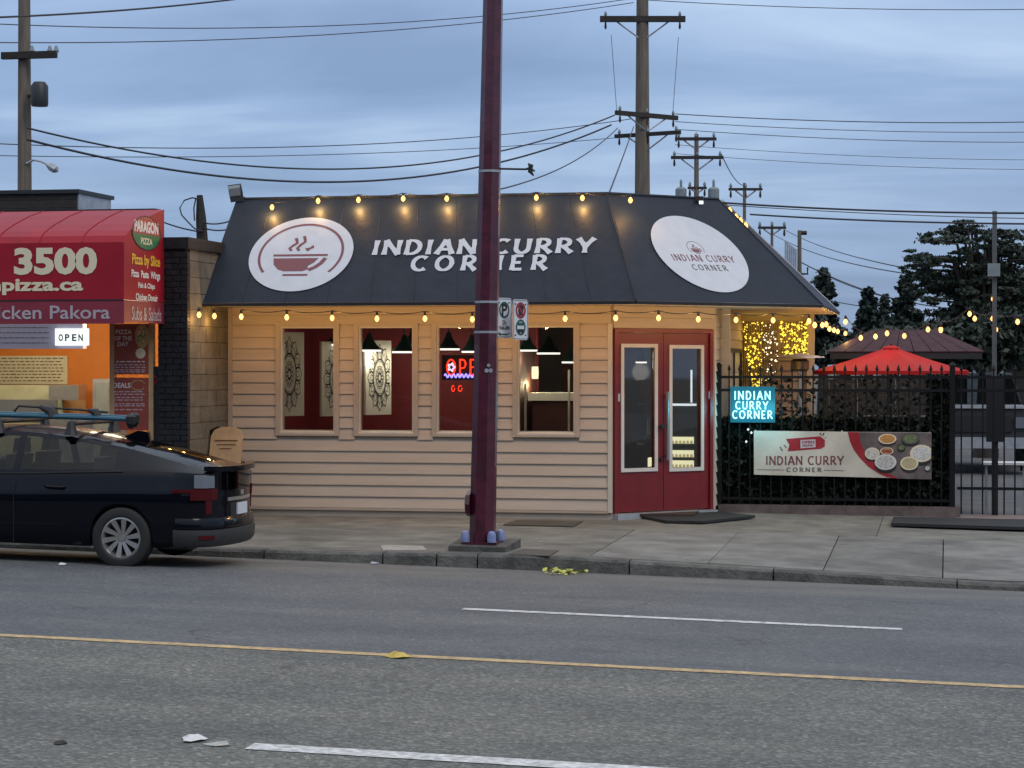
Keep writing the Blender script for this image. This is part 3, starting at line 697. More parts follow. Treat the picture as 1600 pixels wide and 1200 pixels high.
string_lights('string_lights', [slope(x, y) for x, y in ((425, 324), (497, 314), (560, 312.5), (630, 310.5), (698, 310.5), (764, 310), (838, 309), (910, 309.5), (985, 313))], 'string of glowing bulbs along the top edge of the charcoal awning', 'bulbw', power=PW, drop=.07)
string_lights('string_lights', [atY(x, y, -.96) for x, y in ((377, 495), (448, 496), (519, 497), (589, 498), (664, 498), (738, 499), (810, 499), (883, 498), (962, 497))]+[atP(x, y, E1-ND*.04, ND) for x, y in ((1029, 497), (1091, 499), (1150, 500), (1208, 500.5), (1264, 502))], 'string of warm bulbs hanging under the front eave above windows and door', power=PW*.92)
string_lights('string_lights', [atX(x, y, 2.50) for x, y in ((1273, 508), (1285, 508), (1291, 507), (1296, 514), (1303, 516), (1309, 518), (1321, 521))], 'close row of bulbs under the right side eave over the patio', power=3.5)
string_lights('string_lights', [atX(x, y, -4.93) for i, (x, y) in enumerate(((311, 492), (335, 494)))], 'short pair of bulbs in the gap left of the restaurant by the block wall', power=1.4)
string_lights('string_lights', [atP(x, y, T2+V3(.12, 0, .1), ND) for x, y in ((1140, 330), (1150, 340), (1157, 346), (1165, 353))], 'short bright string of bulbs down the right hip of the awning', 'bulbw', power=2.0, drop=.05, r=.034)

# ================================================================== INSIDE THE RESTAURANT
def pendant(px, py, Y, wd=.31, label=''):
    p = atY(px, py, Y); t = root('pendant_lamp', p, label, 'pendant lamp', 'pendant lamps inside the restaurant'); r = wd/2
    MB().lathe(p, [(r, 0), (r*.98, .015), (r*.62, .07), (r*.34, .14), (r*.2, .2), (.02, .22)], 18).build('lamp_shade', 'teal', t, smooth=True)
    MB().lathe(p, [(r*.97, -.022), (r*.99, -.001)], 18).build('bulb', 'lampdisc', t)
    MB().tube([p+UZ*.2, (p[0], p[1], 2.6)], .006, 5).build('cord', 'black', t)
    lamp('lamp_light', p-UZ*.14, 5.0, (1, .86, .66), t, .12)
for a in ((528, 537.5, 1.6, .36, 'dark pendant lamp at the right side of the leftmost window'),
          (577, 546.5, 1.0, .32, 'dark pendant lamp in the second window before the patterned panel'),
          (632, 549, 1.2, .34, 'lower dark pendant lamp at the right of the second window'),
          (645, 539, 2.3, .30, 'higher dark pendant lamp behind at the right edge of the second window'),
          (701, 544.5, 1.3, .30, 'dark pendant lamp above the red neon open sign'),
          (737, 548.5, 2.0, .28, 'dark pendant lamp beside the pole in the third window'),
          (824, 546.5, 2.0, .28, 'dark pendant lamp at the upper left of the fourth window'),
          (857, 551, 1.4, .32, 'dark pendant lamp at the centre of the fourth window'),
          (893, 565, 3.0, .28, 'low dark pendant lamp at the right edge of the fourth window'),
          (1002, 565, 3.2, .16, 'small pendant lamp seen through the left door pane')): pendant(*a)
def mandala(px0, px1, py0, py1, Y, cpx, label, ang=58):
    p = atY((px0+px1)/2, py1, Y); q = atY((px0+px1)/2, py0, Y); wpx = atY(px1, py1, Y)[0]-atY(px0, py1, Y)[0]; H = q[2]-p[2]
    a = math.radians(ang); wd = wpx*math.cos(TH)/math.cos(a-TH); U = V3(math.cos(a), math.sin(a), 0); n_ = V3(math.sin(a), -math.cos(a), 0)
    t = root('patterned_panel', p, label, 'wall panel'); MB().obox(p-U*wd/2, U*wd, -n_*.04, UZ*H).build('board', 'panel', t)
    c = p+UZ*H*.5+U*wd*cpx; R = min(H*.47, wd*.49); Rv = H*.47; b = MB(); o = n_*.004; UU = U*R; VV = UZ*Rv
    def clipstrip(pts, w_):
        run = []
        for x, y in pts+[(9, 9)]:
            if abs(x*R+wd*cpx) < wd/2-.01 and abs(y) < 1: run.append((x, y))
            else:
                if len(run) > 1: put_strip(b, run, w_, c, UU, VV, o)
                run = []
    for rr, w_ in ((.52, .055), (.46, .02), (.12, .06), (.26, .02), (.32, .015)): clipstrip(arc(0, 0, rr, rr, 0, 360, 48), w_)
    for kx in range(12):
        t0 = kx*30
        clipstrip([(r_*math.cos(math.radians(t0+d)), r_*math.sin(math.radians(t0+d))) for r_, d in ((.54, -13), (.68, -15), (.82, -11), (.95, 0), (.82, 11), (.68, 15), (.54, 13))], .035)
        clipstrip([(r_*math.cos(math.radians(t0+d)), r_*math.sin(math.radians(t0+d))) for r_, d in ((.56, -6), (.68, -7), (.78, 0), (.68, 7), (.56, 6))], .022)
        clipstrip([(r_*math.cos(math.radians(t0+15+d)), r_*math.sin(math.radians(t0+15+d))) for r_, d in ((.70, -3), (.80, -4), (.86, 0), (.80, 4), (.70, 3))], .03)
        clipstrip([(r_*math.cos(math.radians(t0+d)), r_*math.sin(math.radians(t0+d))) for r_, d in ((.14, -10), (.24, -13), (.40, 0), (.24, 13), (.14, 10))], .018)
    b.build('mandala_print', 'ink', t, recalc=False)
mandala(436, 473, 519, 650, .9, -.06, 'cream panel with black mandala at the left of the leftmost window')
mandala(505, 546, 534, 650, 1.5, .02, 'cream panel with mandala partly hidden at the right of the leftmost window')
mandala(573, 610, 532, 648, 1.2, .04, 'cream panel with mandala in the second window behind a lamp')
# open sign: O with flower, P, E, N in red tubes over a blue row
t = root('open_sign', atY(738, 585, .14), 'red neon OPEN sign with blue row in the third window', 'neon sign')
p0 = atY(697, 586.5, .14); p1 = atY(763, 586.5, .14); Hh = atY(697, 561, .14)[2]-p0[2]; U = p1-p0
def tubeglyph(sx, P, U, Hh, m, par, rad, gap=.2, yoff=0):
    x = 0; tot = sum(GL[c][0]+gap for c in sx)-gap
    for ch in sx:
        b = MB()
        for q in GL[ch][1]:
            if ch == 'C': q = q
            pts = [P+U*((x+a)/tot)+UZ*(c*Hh)+V3(0, yoff, 0) for a, c in q]; b.tube(pts, rad, 6)
        if b.v: b.build('neon_letter_or_reflection', m, par)
        x += GL[ch][0]+gap
tubeglyph('OPEN', p0, U, Hh, 'neonr', t, .011, .24)
MB().tube([p0+U*.13+UZ*Hh*.5+V3(.035*math.cos(a), -.01, .04*math.sin(a))*(1+.35*math.cos(5*a)) for a in np.linspace(0, 2*math.pi, 40)], .009, 5).build('neon_flower', 'neonw', t)
MB().tube([p0+V3(-.02, 0, -.005)+U*(k/60*1.02)+UZ*(.025*math.sin(k*1.1)) for k in range(61)], .010, 5).build('neon_row', 'neonb', t)
MB().box(p0[0]-.06, p1[0]+.05, .165, .175, p0[2]-.06, p0[2]+Hh+.05).build('back_panel', 'dark', t)
lamp('neon_light', (p0+p1)/2+V3(0, .0, .1)-V3(0, .1, 0)+V3(0, .04, 0), .6, (1, .1, .08), t, .1)
t = root('neon_reflection', atY(715, 606, .5), 'small red glowing squiggle imitating a neon reflection below the open sign', 'neon sign')  # made-up glowing squiggle standing in for a red reflection in the window
for k, px in enumerate((708, 719)): MB().tube([atY(px+3*math.cos(a)*(1 if k else .8), 606+5.5*math.sin(a)+(2 if a > 3 else 0), .5) for a in np.linspace(0, 5.4, 14)], .006, 5).build('neon_letter_or_reflection', 'neonr', t)
# counter with a lit cream top seen in the fourth window
ct = root('service_counter', (-.8, 2.6, .01), 'service counter with lit cream top behind the fourth window', 'counter')
a0 = atY(825, 626, 2.3); a1 = atY(896, 626, 2.3); zt = atY(860, 614, 2.3)[2]
MB().box(a0[0], a1[0], 2.3, 3.1, a0[2], zt).build('counter_top', 'panel', ct)
MB().box(a0[0]+.05, a1[0], 2.36, 3.1, .01, a0[2]-.002).build('base', 'brownwall', ct)
t = root('cylinder_lamp', atY(836, 583, 2.6), 'lit cream cylinder lamp above the counter in the fourth window', 'lamp')
p = atY(836, 592, 2.6); MB().lathe(p, [(.045, 0), (.05, .08), (.045, .17)], 12).build('lamp_shade', 'shelfglow', t); MB().tube([p+UZ*.17, (p[0], p[1], 2.6)], .006, 5).build('cord', 'black', t); lamp('lamp_light', p-UZ*.08, 6, (1, .8, .45), t, .05)
for px, lab in ((821, 'pale upright post at the left of the lit counter'), (889, 'pale upright post at the right of the lit counter')):
    q0 = atY(px, 655, 1.9); q1 = atY(px, 600 if px < 850 else 578, 1.9); t = root('door_post', (q0[0], 1.9, .01), lab, 'post'); MB().box(q0[0]-.012, q0[0]+.012, 1.88, 1.92, .012, q1[2]).build('upright', 'sill', t)
# lit display fridge seen through the right door leaf
t = root('display_fridge', (.45, 3.1, .01), 'display fridge with three lit shelves behind the right door pane', 'fridge')
q0 = atY(1044, 740, 3.0); q1 = atY(1087, 632, 3.0)
MB().box(q0[0]-.05, q1[0]+.05, 3.1, 3.6, .01, q1[2]+.03).build('cabinet', 'darkmetal', t)
MB().box(q0[0], q1[0], 3.04, 3.1, q1[2]-.02, q1[2]+.01).build('light_strip', 'ledwhite', t)
for py in (688, 709, 725):
    a = atY(1048, py+5, 3.0); c = atY(1083, py-5, 3.0)
    MB().box(a[0], c[0], 3.05, 3.098, a[2], c[2]).build('lit_shelf', 'shelfglow', t)
    MB().box(a[0]-.03, c[0]+.02, 3.0, 3.098, a[2]-.02, a[2]-.004).build('shelf', 'stainless', t)
    for k in range(6):
        x = a[0]+(c[0]-a[0])*(k+.5)/6; MB().lathe((x, 3.02, a[2]-.003), [(.018, 0), (.02, .03), (.008, .045)], 7).build('glowing_food_item', 'food', t)
t = root('light_tube', atY(1080, 600, 2.9), 'thin upright white light tube behind the right door pane', 'lamp'); a = atY(1080.5, 629, 2.9); c = atY(1080.5, 578, 2.9)
MB().box(a[0]-.012, a[0]+.012, 2.88, 2.9, a[2], c[2]).build('tube', 'ledwhite', t)
t = root('coat_stand', atY(1010, 700, 2.6), 'dark equipment stand with pale items behind the left door pane', 'stand')
for px, py, w_, h_, m in ((990, 622, .1, .5, 'darkmetal'), (1000, 660, .16, .5, 'black'), (993, 640, .04, .06, 'litw'), (1013, 668, .02, .2, 'stainless'), (1006, 648, .03, .05, 'litw'), (1015, 722, .03, .12, 'shelfglow'), (1001, 693, .08, .03, 'stainless')):
    p = atY(px, py, 2.6); MB().box(p[0]-w_/2, p[0]+w_/2, 2.5+.03*rng.random(), 2.7, p[2]-h_/2, p[2]+h_/2).build('stacked_item', m, t)
tb = root('dining_table', (-3.4, 1.7, .01), 'dark dining table low behind the second window', 'table')
MB().box(-3.9, -2.9, 1.4, 2.2, .72, .76).build('table_top', 'brownwall', tb)
for x in (-3.8, -3.0): MB().box(x-.03, x+.03, 1.77, 1.83, .012, .72).build('leg', 'black', tb)

# ================================================================== PIZZA SHOP
PY = -1.6; AY = -2.95
pz = root('pizza_shop', (-8, -.5, 0), 'pizza takeaway with red awning and bright orange interior left of the restaurant', 'shop')
bw = .2; bh = .0725; PX0, PX1 = -5.39, -5.03
bmesh_me = MB().box(-.0925, .0925, -.045, .045, -.032, .032); me_b = bmesh_me.build('brick_source', 'brick'); bme = me_b.data; bpy.data.objects.remove(me_b)
hb = MB().box(-.042, .042, -.045, .045, -.032, .032).build('brick_source', 'brick'); hme = hb.data; bpy.data.objects.remove(hb)
MB().box(PX0, PX1-.01, PY+.012, PY+.115, -.2, 3.3).build('pillar_core', 'mortar', pz)
zz = .04; r_ = 0
while zz < 3.24:
    xs2 = [(PX0+.093, bme), (PX0+.287, bme)] if r_ % 2 == 0 else [(PX0+.043, hme), (PX0+.19, bme), (PX0+.337, hme)]
    for x, me in xs2: piece('brick', me, (x, PY+.04+rng.uniform(-.005, .003), zz), pz)
    zz += bh; r_ += 1
# side wall of concrete blocks (faces the restaurant)
cb = MB().box(-.045, .045, -.197, .197, -.097, .097).build('block_source', 'cmu'); cme = cb.data; bpy.data.objects.remove(cb)
ch_ = MB().box(-.045, .045, -.097, .097, -.097, .097).build('block_source', 'cmu'); chme = ch_.data; bpy.data.objects.remove(ch_)
MB().box(PX1-.2, PX1-.03, PY+.12, .3, -.2, 3.3).build('block_wall_core', 'cmu', pz)
for r_ in range(17):
    zz = .06+r_*.2; y = PY+.12+(.2 if r_ % 2 == 0 else .1)
    if r_ % 2: piece('concrete_block', chme, (PX1-.04, PY+.12+.1, zz), pz); y = PY+.12+.4
    while y < .4:
        piece('concrete_block', cme, (PX1-.04+rng.uniform(-.003, .003), y, zz), pz); y += .4
MB().box(PX0-.05, PX1+.04, PY-.03, .4, 3.30, 3.44).build('parapet_cap', 'brick', pz)
MB().box(-14, PX0-.051, PY+.05, PY+.25, 2.62, 3.8).build('upper_wall', 'brick', pz)
MB().box(-14, PX1-.21, PY+.12, 7, 3.2, 3.29).build('roof', 'darkmetal', pz)
MB().box(-14, -13.8, PY+.26, 7, -.2, 3.19).build('rear_wall', 'cmu', pz); MB().box(-13.8, PX1-.21, 6.8, 7, -.2, 3.19).build('rear_wall', 'cmu', pz)
# red awning
AX = -5.31
prof = [(PY, 3.78), (PY-.45, 3.68), (PY-.9, 3.55), (PY-1.15, 3.46), (PY-1.29, 3.39), (AY, 3.31), (AY, 2.64), (PY, 2.64)]
b = MB(); b.prism([V3(-11, y, z) for y, z in prof], V3(11+AX, 0, 0)); pa = b.build('awning', 'awnred', pz)
b = MB(); b.box(-11, AX, AY, AY+.012, 2.36, 2.635); b.box(AX-.012, AX, AY+.012, PY-.01, 2.38, 2.635); b.build('valance', 'valance', pa)
for x in np.arange(-10.6, -5.4, .53):
    MB().tube([V3(x, y-.001, z+.004) for y, z in prof[:6]], .006, 5).build('seam', 'awnred', pa)
MB().box(-11, AX, AY-.006, AY-.001, 2.63, 2.645).build('hem', 'black', pa)
NA = V3(0, -1, 0)
def awn_text(s_, x0, x1, y0, y1, m, bold, Y=AY-.004, par=pa, shear=0, space=1.0):
    p = atY(x0, y1, Y); q = atY(x1, y1, Y); r_ = atY(x0, y0, Y); return put_text('awning_lettering', s_, p, V3((q-p)[0], 0, 0), V3(0, 0, (r_-p)[2]), NA*.003, m, par, bold, shear, space)
awn_text('3500', 22, 152, 387, 430, 'cream', .045)
awn_text('paragonpizza.ca', -128, 130, 437, 462, 'cream', .035)
awn_text('Chicken Pakora', -45, 172, 478, 499, 'lilac', .012, AY-.002)
# lettering on the end face
NE = V3(1, 0, 0)
def end_text(s_, y0, y1, z0, z1, m, bold=.03, X=AX+.003):
    put_text('awning_lettering', s_, V3(X, y0, z0), V3(0, y1-y0, 0), V3(0, 0, z1-z0), NE*.002, m, pa, bold)
def ez(py, Y=-2.25): return atX(226, py, AX)[2]
ec = V3(AX+.003, -2.22, ez(364)); RU = V3(0, .47, 0); RV = V3(0, 0, .20)
b = MB(); put_poly(b, circ(0, 0, 1, 36), ec, RU, RV, NE*.001); b.build('logo_oval', 'bannerred', pa, recalc=False)
b = MB(); put_poly(b, [p_ for p_ in circ(0, 0, 1, 72) if p_[1] <= -.05], ec, RU*.98, RV*.98, NE*.003); b.build('logo_band', 'green', pa, recalc=False)
b = MB(); put_strip(b, circ(0, 0, 1, 48)+[(1, 0)], .05, ec, RU, RV, NE*.004); b.build('logo_rim', 'ink', pa, recalc=False)
end_text('PARAGON', -2.62, -1.82, ez(364), ez(345.5), 'whitel', .05); end_text('PIZZA', -2.42, -2.03, ez(382), ez(372), 'cream', .03, AX+.006)
end_text('Pizza by Slice', -2.70, -1.76, ez(419.5), ez(398), 'yellowl', .03)
end_text('Pizza  Pasta  Wings', -2.72, -1.76, ez(438), ez(423), 'whitel', .03); end_text('Fish & Chips', -2.50, -1.94, ez(453), ez(442), 'whitel', .03)
end_text('Chicken Donair', -2.58, -1.84, ez(470), ez(459), 'whitel', .03); end_text('Subs & Salads', -2.72, -1.72, ez(501), ez(480), 'lilac', .01, AX+.004)
# shopfront, interior
MB().box(-11, PX0-.02, 2.6, 2.7, -.1, 3.2).build('back_wall', 'orange', pz)
MB().box(PX0-.02, PX0-.0, PY+.35, 2.7, -.1, 3.2).build('inner_wall', 'orange', pz)
MB().box(-11, PX0-.03, PY+.3, 2.6, -.1, 0).build('floor', 'floorin', pz)
MB().box(-11, PX0-.03, PY+.26, 2.6, 2.75, 2.8).build('ceiling', 'panel', pz)
fx = [-11, -9.3, -7.75, atY(172, 600, PY)[0], atY(233, 600, PY)[0], PX0]
for x in fx[1:-1]: MB().box(x-.03, x+.03, PY+.06, PY+.14, 0, 2.62).build('mullion', 'tan', pz)
MB().box(-11, PX0, PY+.05, PY+.2, -.1, .55).build('stall_riser', 'brick', pz)
for a, c in zip(fx[:-2], fx[1:-1]): MB().box(a+.03, c-.03, PY+.09, PY+.1, .55, 2.62).build('pane', 'glass', pz)
MB().box(fx[-2]+.03, PX0-.005, PY+.08, PY+.12, -.05, 1.86).build('door', 'black', pz)
for X_, Y_ in ((-6.3, .3), (-8.3, .3), (-6.1, -.9)): lamp('shop_light', (X_, Y_, 2.6), 75, (1, .80, .52), pz, .25)
for X_ in (-6.5, -8.3):
    MB().box(X_-.5, X_+.5, .2, .4, 2.72, 2.748).build('ceiling_light', 'lampdisc', pz)
def poster(px0, px1, py0, py1, Y, m, label, name='poster'):
    p = atY(px0, py1, Y); q = atY(px1, py0, Y); t = root(name, (p+q)/2, label, 'poster')
    MB().box(p[0], q[0], Y, Y+.006, p[2], q[2]).build('sheet', m, t); return t, p, q
def ptxt(t, s_, px0, px1, py0, py1, Y, m, bold=.02, name='poster_lettering'):
    p = atY(px0, py1, Y); q = atY(px1, py0, Y); put_text(name, s_, V3(p[0], Y-.002, p[2]), V3(q[0]-p[0], 0, 0), V3(0, 0, q[2]-p[2]), NA*.001, m, t, bold)
def pbars(t, px0, px1, ys_, Y, m, seed=1):
    r2 = random.Random(seed); b = MB()
    for py in ys_:
        x = px0
        while x < px1-3:
            w_ = r2.uniform(3, 9); p = atY(x, py+.8, Y); q = atY(min(px1, x+w_), py-.8, Y); b.add([(p[0], Y-.002, p[2]), (q[0], Y-.002, p[2]), (q[0], Y-.002, q[2]), (p[0], Y-.002, q[2])], [(0, 1, 2, 3)]); x += w_+2
    b.build('poster_print', m, t, recalc=False)
YP = PY+.07
t, p, q = poster(175, 232, 506, 585, YP, 'poster', 'brown PIZZA OF THE DAY poster on the shop window')
ptxt(t, 'PIZZA', 181, 206, 515, 522, YP, 'whitel'); ptxt(t, 'OF THE', 179, 206, 525, 532, YP, 'whitel'); ptxt(t, 'DAY', 184, 201, 534, 541, YP, 'whitel')
c = atY(222, 525, YP-.004); pb = MB(); put_poly(pb, [(max(-.2, x), y) if True else 0 for x, y in circ(0, 0, .15, 24)], c, V3(.62, 0, 0), UZ, NA*.001); pb.build('pizza_print', 'pizza', t, recalc=False)
for k in range(12):
    a = rng.uniform(0, 6.28); rr = rng.uniform(.02, .12); pb = MB(); put_poly(pb, circ(rr*math.cos(a), rr*math.sin(a), .016, 8), c, V3(.62, 0, 0), UZ, NA*.003); pb.build('topping_print', rng.choice(['green', 'sred', 'cream']), t, recalc=False)
pb = MB(); put_poly(pb, circ(0, 0, .065, 20), atY(219.5, 552, YP-.004), UX, UZ, NA*.001); pb.build('price_disc', 'cream', t, recalc=False)
pbars(t, 182, 226, (565,), YP, 'whitel'); pbars(t, 179, 228, (570, 574, 578, 581), YP, 'lilac', 3)
t, p, q = poster(175, 232, 590, 672, YP, 'poster', 'brown DEALS poster below the pizza of the day poster')
ptxt(t, 'DEALS', 177, 204, 598, 606, YP, 'whitel'); pbars(t, 177, 226, (612, 616, 621, 625, 631, 634, 640), YP, 'lilac', 5)
pb = MB(); put_strip(pb, arc(0, 0, .09, .06, 20, 330, 20), .012, atY(216, 602, YP-.004), UX, UZ, NA*.001); pb.build('pizza_print', 'pizza', t, recalc=False)
t = root('no_entry_sticker', atY(239, 596, YP), 'round red sticker on the dark shop door', 'sticker'); pb = MB(); put_strip(pb, circ(0, 0, .055, 20)+[(.055, 0)], .02, atY(239, 594, PY+.07), UX, UZ, NA*.003); put_strip(pb, [(-.04, .04), (.04, -.04)], .016, atY(239, 594, PY+.07), UX, UZ, NA*.003); pb.build('ring', 'sred', t, recalc=False)
# blade fixture and lit open box
Yb = PY+.22
p = atY(-60, 545, Yb); q = atY(128, 506, Yb); t = root('menu_light_box', (p+q)/2, 'long grey menu light box hanging inside the shop window', 'light box')
MB().box(p[0], q[0], Yb+.03, Yb+.15, p[2], q[2]).build('housing', mat('grey_lightbox', (.42, .42, .52), .5, emit=(.55, .55, .75), es=.22), t); pbars(t, -50, 78, (512, 520, 528, 536), Yb+.03, 'whitel', 8)
p = atY(86, 540, Yb-.03); q = atY(137, 513, Yb-.03); t = root('lit_open_sign', (p+q)/2, 'white lit OPEN box with coloured letters in the shop window', 'open sign')
MB().box(p[0], q[0], Yb-.03, Yb+.02, p[2], q[2]).build('box', 'ledwhite', t)
for ch, px, cc in (('O', 95, (.15, .05, .25)), ('P', 105, (.9, .5, .1)), ('E', 116, (.2, .6, .5)), ('N', 126, (.1, .5, .95))):
    a = atY(px-3.5, 533, Yb-.034); c = atY(px+3.5, 522, Yb-.034); put_text('sign_lettering', ch, V3(a[0], Yb-.033, a[2]), V3(c[0]-a[0], 0, 0), V3(0, 0, c[2]-a[2]), NA*.001, mat('open_letter', cc, .5), t, .03)
# fittings
YI = 2.3
p = atY(-40, 600, YI+.2); q = atY(103, 556, YI+.2); t = root('menu_board', (p+q)/2, 'cream menu board on the orange shop wall', 'menu board')
MB().box(p[0], q[0], 2.55, 2.59, p[2], q[2]).build('board', 'menu', t); pbars(t, -36, 99, range(560, 598, 5), 2.55, 'inkg', 4)
p = atY(-60, 680, 1.6); q = atY(100, 602, 1.6); t = root('pizza_oven', V3((p[0]+q[0])/2, 1.9, 0), 'pale stainless pizza oven behind the shop window', 'oven'); MB().box(p[0], q[0], 1.6, 2.4, .01, q[2]).build('body', mat('pale_oven', (.45, .46, .32), .4, var=.1), t); MB().box(p[0]+.1, q[0]-.1, 1.58, 1.599, q[2]-.5, q[2]-.2).build('oven_door', 'stainless', t)
p = atY(76, 625, 1.2); q = atY(122, 602, 1.2); t = root('work_counter', V3(-6.6, 1.5, 0), 'stainless counter hood beside the oven', 'counter'); MB().box(p[0], q[0], 1.2, 1.5, p[2], q[2]).build('hood', 'stainless', t); MB().box(p[0], q[0]+.7, 1.2, 1.8, .01, p[2]-.25).build('cabinet', 'stainless', t)
p = atY(145, 690, 1.0); q = atY(172, 592, 1.0); t = root('fridge', V3((p[0]+q[0])/2, 1.2, 0), 'grey upright fridge next to the posters', 'fridge'); MB().box(p[0], q[0], 1.0, 1.5, .01, q[2]).build('body', 'galv', t); MB().box(p[0]+.04, q[0]-.01, .98, .999, .3, q[2]-.05).build('door', 'transf', t)
# wall lamp on the block wall
t = root('wall_lamp', V3(PX1+.02, -.22, 3.1), 'small glowing wall lamp high on the block wall', 'wall lamp'); MB().box(PX1+.006, PX1+.1, -.30, -.14, 3.12, 3.24).build('housing', 'darkmetal', t); MB().box(PX1+.02, PX1+.11, -.28, -.16, 3.09, 3.118).build('lens', 'bulbw', t); lamp('wall_light', (PX1+.14, -.30, 3.03), 6, (1, .8, .42), t, .05)
# roof block behind
p = atY(-30, 327, 5); q = atY(123, 296, 5)
rbk = root('rooftop_structure', V3(q[0]-2, 7, 3.3), 'dark timber clad rooftop block behind the red awning', 'rooftop block')
MB().box(q[0]-5, q[0], 5, 6.35, 3.3, q[2]-.06).build('wall', 'galv', rbk)
zz = 3.32
while zz < q[2]-.1:
    MB().box(q[0]-5, q[0]-.02, 4.97, 4.998, zz, zz+.115).build('cladding_plank', 'wooddk', rbk); zz += .125
MB().box(q[0]-5.05, q[0]+.03, 4.93, 6.42, q[2]-.06, q[2]).build('roof_edge', 'darkmetal', rbk)

# ================================================================== STREET THINGS
# burgundy street pole
PB = V3(-.69, -4.62, pav_z(-.69, -4.62))
sp_ = root('street_pole', PB, 'burgundy octagonal street pole on the pavement in front of the restaurant', 'street pole')
PT = PB + V3(.17, 0, 8.6); RB, RTp = .142, .088
MB().cyl(PB+UZ*.09, PT, RB, RTp, 8, math.pi/8).build('shaft', 'pole', sp_, smooth=True)
MB().cyl(PT, PT+UZ*.06, RTp*1.1, .03, 8).build('cap', 'pole', sp_)
pad = [V3(PB[0]-.30, PB[1]-.30, PB[2]-.08), V3(PB[0]+.30, PB[1]-.30, PB[2]-.09), V3(PB[0]+.34, PB[1]+.36, PB[2]-.05), V3(PB[0]-.32, PB[1]+.34, PB[2]-.05)]
MB().prism(pad, UZ*.14).build('concrete_footing', mat('dark_footing', (.07, .068, .062), .9, var=.4, bump=.6, bs=30), sp_)
MB().box(PB[0]-.185, PB[0]+.185, PB[1]-.185, PB[1]+.185, PB[2]+.062, PB[2]+.09).build('base_plate', 'pole', sp_)
for dx, dy in ((-.155, -.14), (.13, -.155), (.165, .13), (-.14, .15)): MB().lathe(PB+V3(dx, dy, .09), [(.048, 0), (.048, .07), (.036, .105), (.01, .118)], 10).build('bolt_cap', 'cap', sp_, smooth=True)
def shaft_at(z): t_ = (z-PB[2]-.09)/(8.6-.09); return PB*(1-t_)+PT*t_, RB+(RTp-RB)*t_
c, r_ = shaft_at(.42); MB().cyl(V3(c[0]-r_-.03, c[1]-.02, .42), V3(c[0]-r_+.02, c[1]-.02, .42), .13, .14, 8).build('hand_hole_cover', 'pole', sp_)
for py in (268, 472, 519):
    zb = atY(765, py, -4.62)[2]; c, r_ = shaft_at(zb); c = V3(c[0], c[1], zb); MB().cyl(c-UZ*.012, c+UZ*.012, r_+.006, r_+.006, 8, math.pi/8).build('steel_band', 'galv', sp_)
a = atY(788, 263.5, -4.62); e_ = atY(822, 264.5, -4.62); MB().tube([a-V3(.06, 0, 0), e_], .012, 6).build('side_rod', 'darkmetal', sp_)
q = MB(); p = atY(828, 263, -4.62); q.tube([p+V3(-.02, 0, .05), p+V3(.01, 0, .03), p+V3(.0, 0, -.03), p+V3(.04, 0, -.08)], [.008, .028, .026, .006], 7); q.tube([p+V3(-.07, 0, -.01), p, p+V3(.05, .02, -.03)], [.006, .02, .008], 6); q.build('rod_clamp', 'darkmetal', sp_)
b = MB(); cc, r_ = shaft_at(atY(763, 576, -4.62)[2]); p = atY(763.5, 576, cc[1]-r_-.004)
for dx, dz, rr in ((0, .035, .018), (-.022, -.02, .022), (.022, -.02, .022)): b.cyl(p+V3(dx, .004, dz), p+V3(dx, -.001-.002*(dx > 0), dz), rr, rr, 12)
b.build('sticker', 'galv', sp_)
# two plates beside the pole
ang = math.radians(52)-TH*0; US = unit(RT*math.cos(ang)+FH*math.sin(ang)); NS = unit(np.cross(US, UZ)); NS = NS if NS[1] < 0 else -NS
def plate(px0, px1, py0, py1, label, name, dep):
    p = atY(px0, py1, -4.62+dep); q = atY(px0, py0, -4.62+dep); wpx = (px1-px0)/F*22.6; wd = wpx/math.cos(ang); H = q[2]-p[2]
    t = root(name, p, label, 'street sign'); b = MB()
    c = .022; out_ = [(c, 0), (wd-c, 0), (wd, c), (wd, H-c), (wd-c, H), (c, H), (0, H-c), (0, c)]
    b.prism([p+US*x+UZ*z-NS*.004 for x, z in out_], NS*.004); b.build('plate', 'plate', t)
    b = MB(); put_strip(b, [(c, .012), (wd-c, .012), (wd-.012, c), (wd-.012, H-c), (wd-c, H-.012), (c, H-.012), (.012, H-c), (.012, c), (c, .012)], .006, p, US, UZ, NS*.003); b.build('border_line', 'inkg', t, recalc=False)
    b = MB()
    for x, z in ((.04, .05), (wd-.05, .05), (.04, H-.05), (wd-.05, H-.05)): b.cyl(p+US*x+UZ*z, p+US*x+UZ*z+NS*.006, .009, .009, 8)
    b.build('bolt', 'darkmetal', t); return t, p, wd, H
t, p, wd, H = plate(776, 800, 465, 528, 'white P two hour parking sign with green circle next to the pole', 'parking_sign', 0)
b = MB(); R1 = wd*.30; put_strip(b, circ(0, 0, R1, 36)+[(R1, 0)], .022, p+US*wd*.5+UZ*H*.70, US, UZ, NS*.003); b.build('circle', 'sgreen', t, recalc=False)
put_text('sign_lettering', 'P', p+US*wd*.5+UZ*H*.70-US*.045-UZ*.065, US*.095, UZ*.13, NS*.003, 'ink', t, .03)
put_text('sign_lettering', '2h', p+US*wd*.36+UZ*H*.33, US*wd*.26, UZ*.05, NS*.003, 'inkg', t, .02)
put_text('sign_lettering', '9AM-6PM', p+US*wd*.16+UZ*H*.20, US*wd*.68, UZ*.045, NS*.003, 'inkg', t, .02)
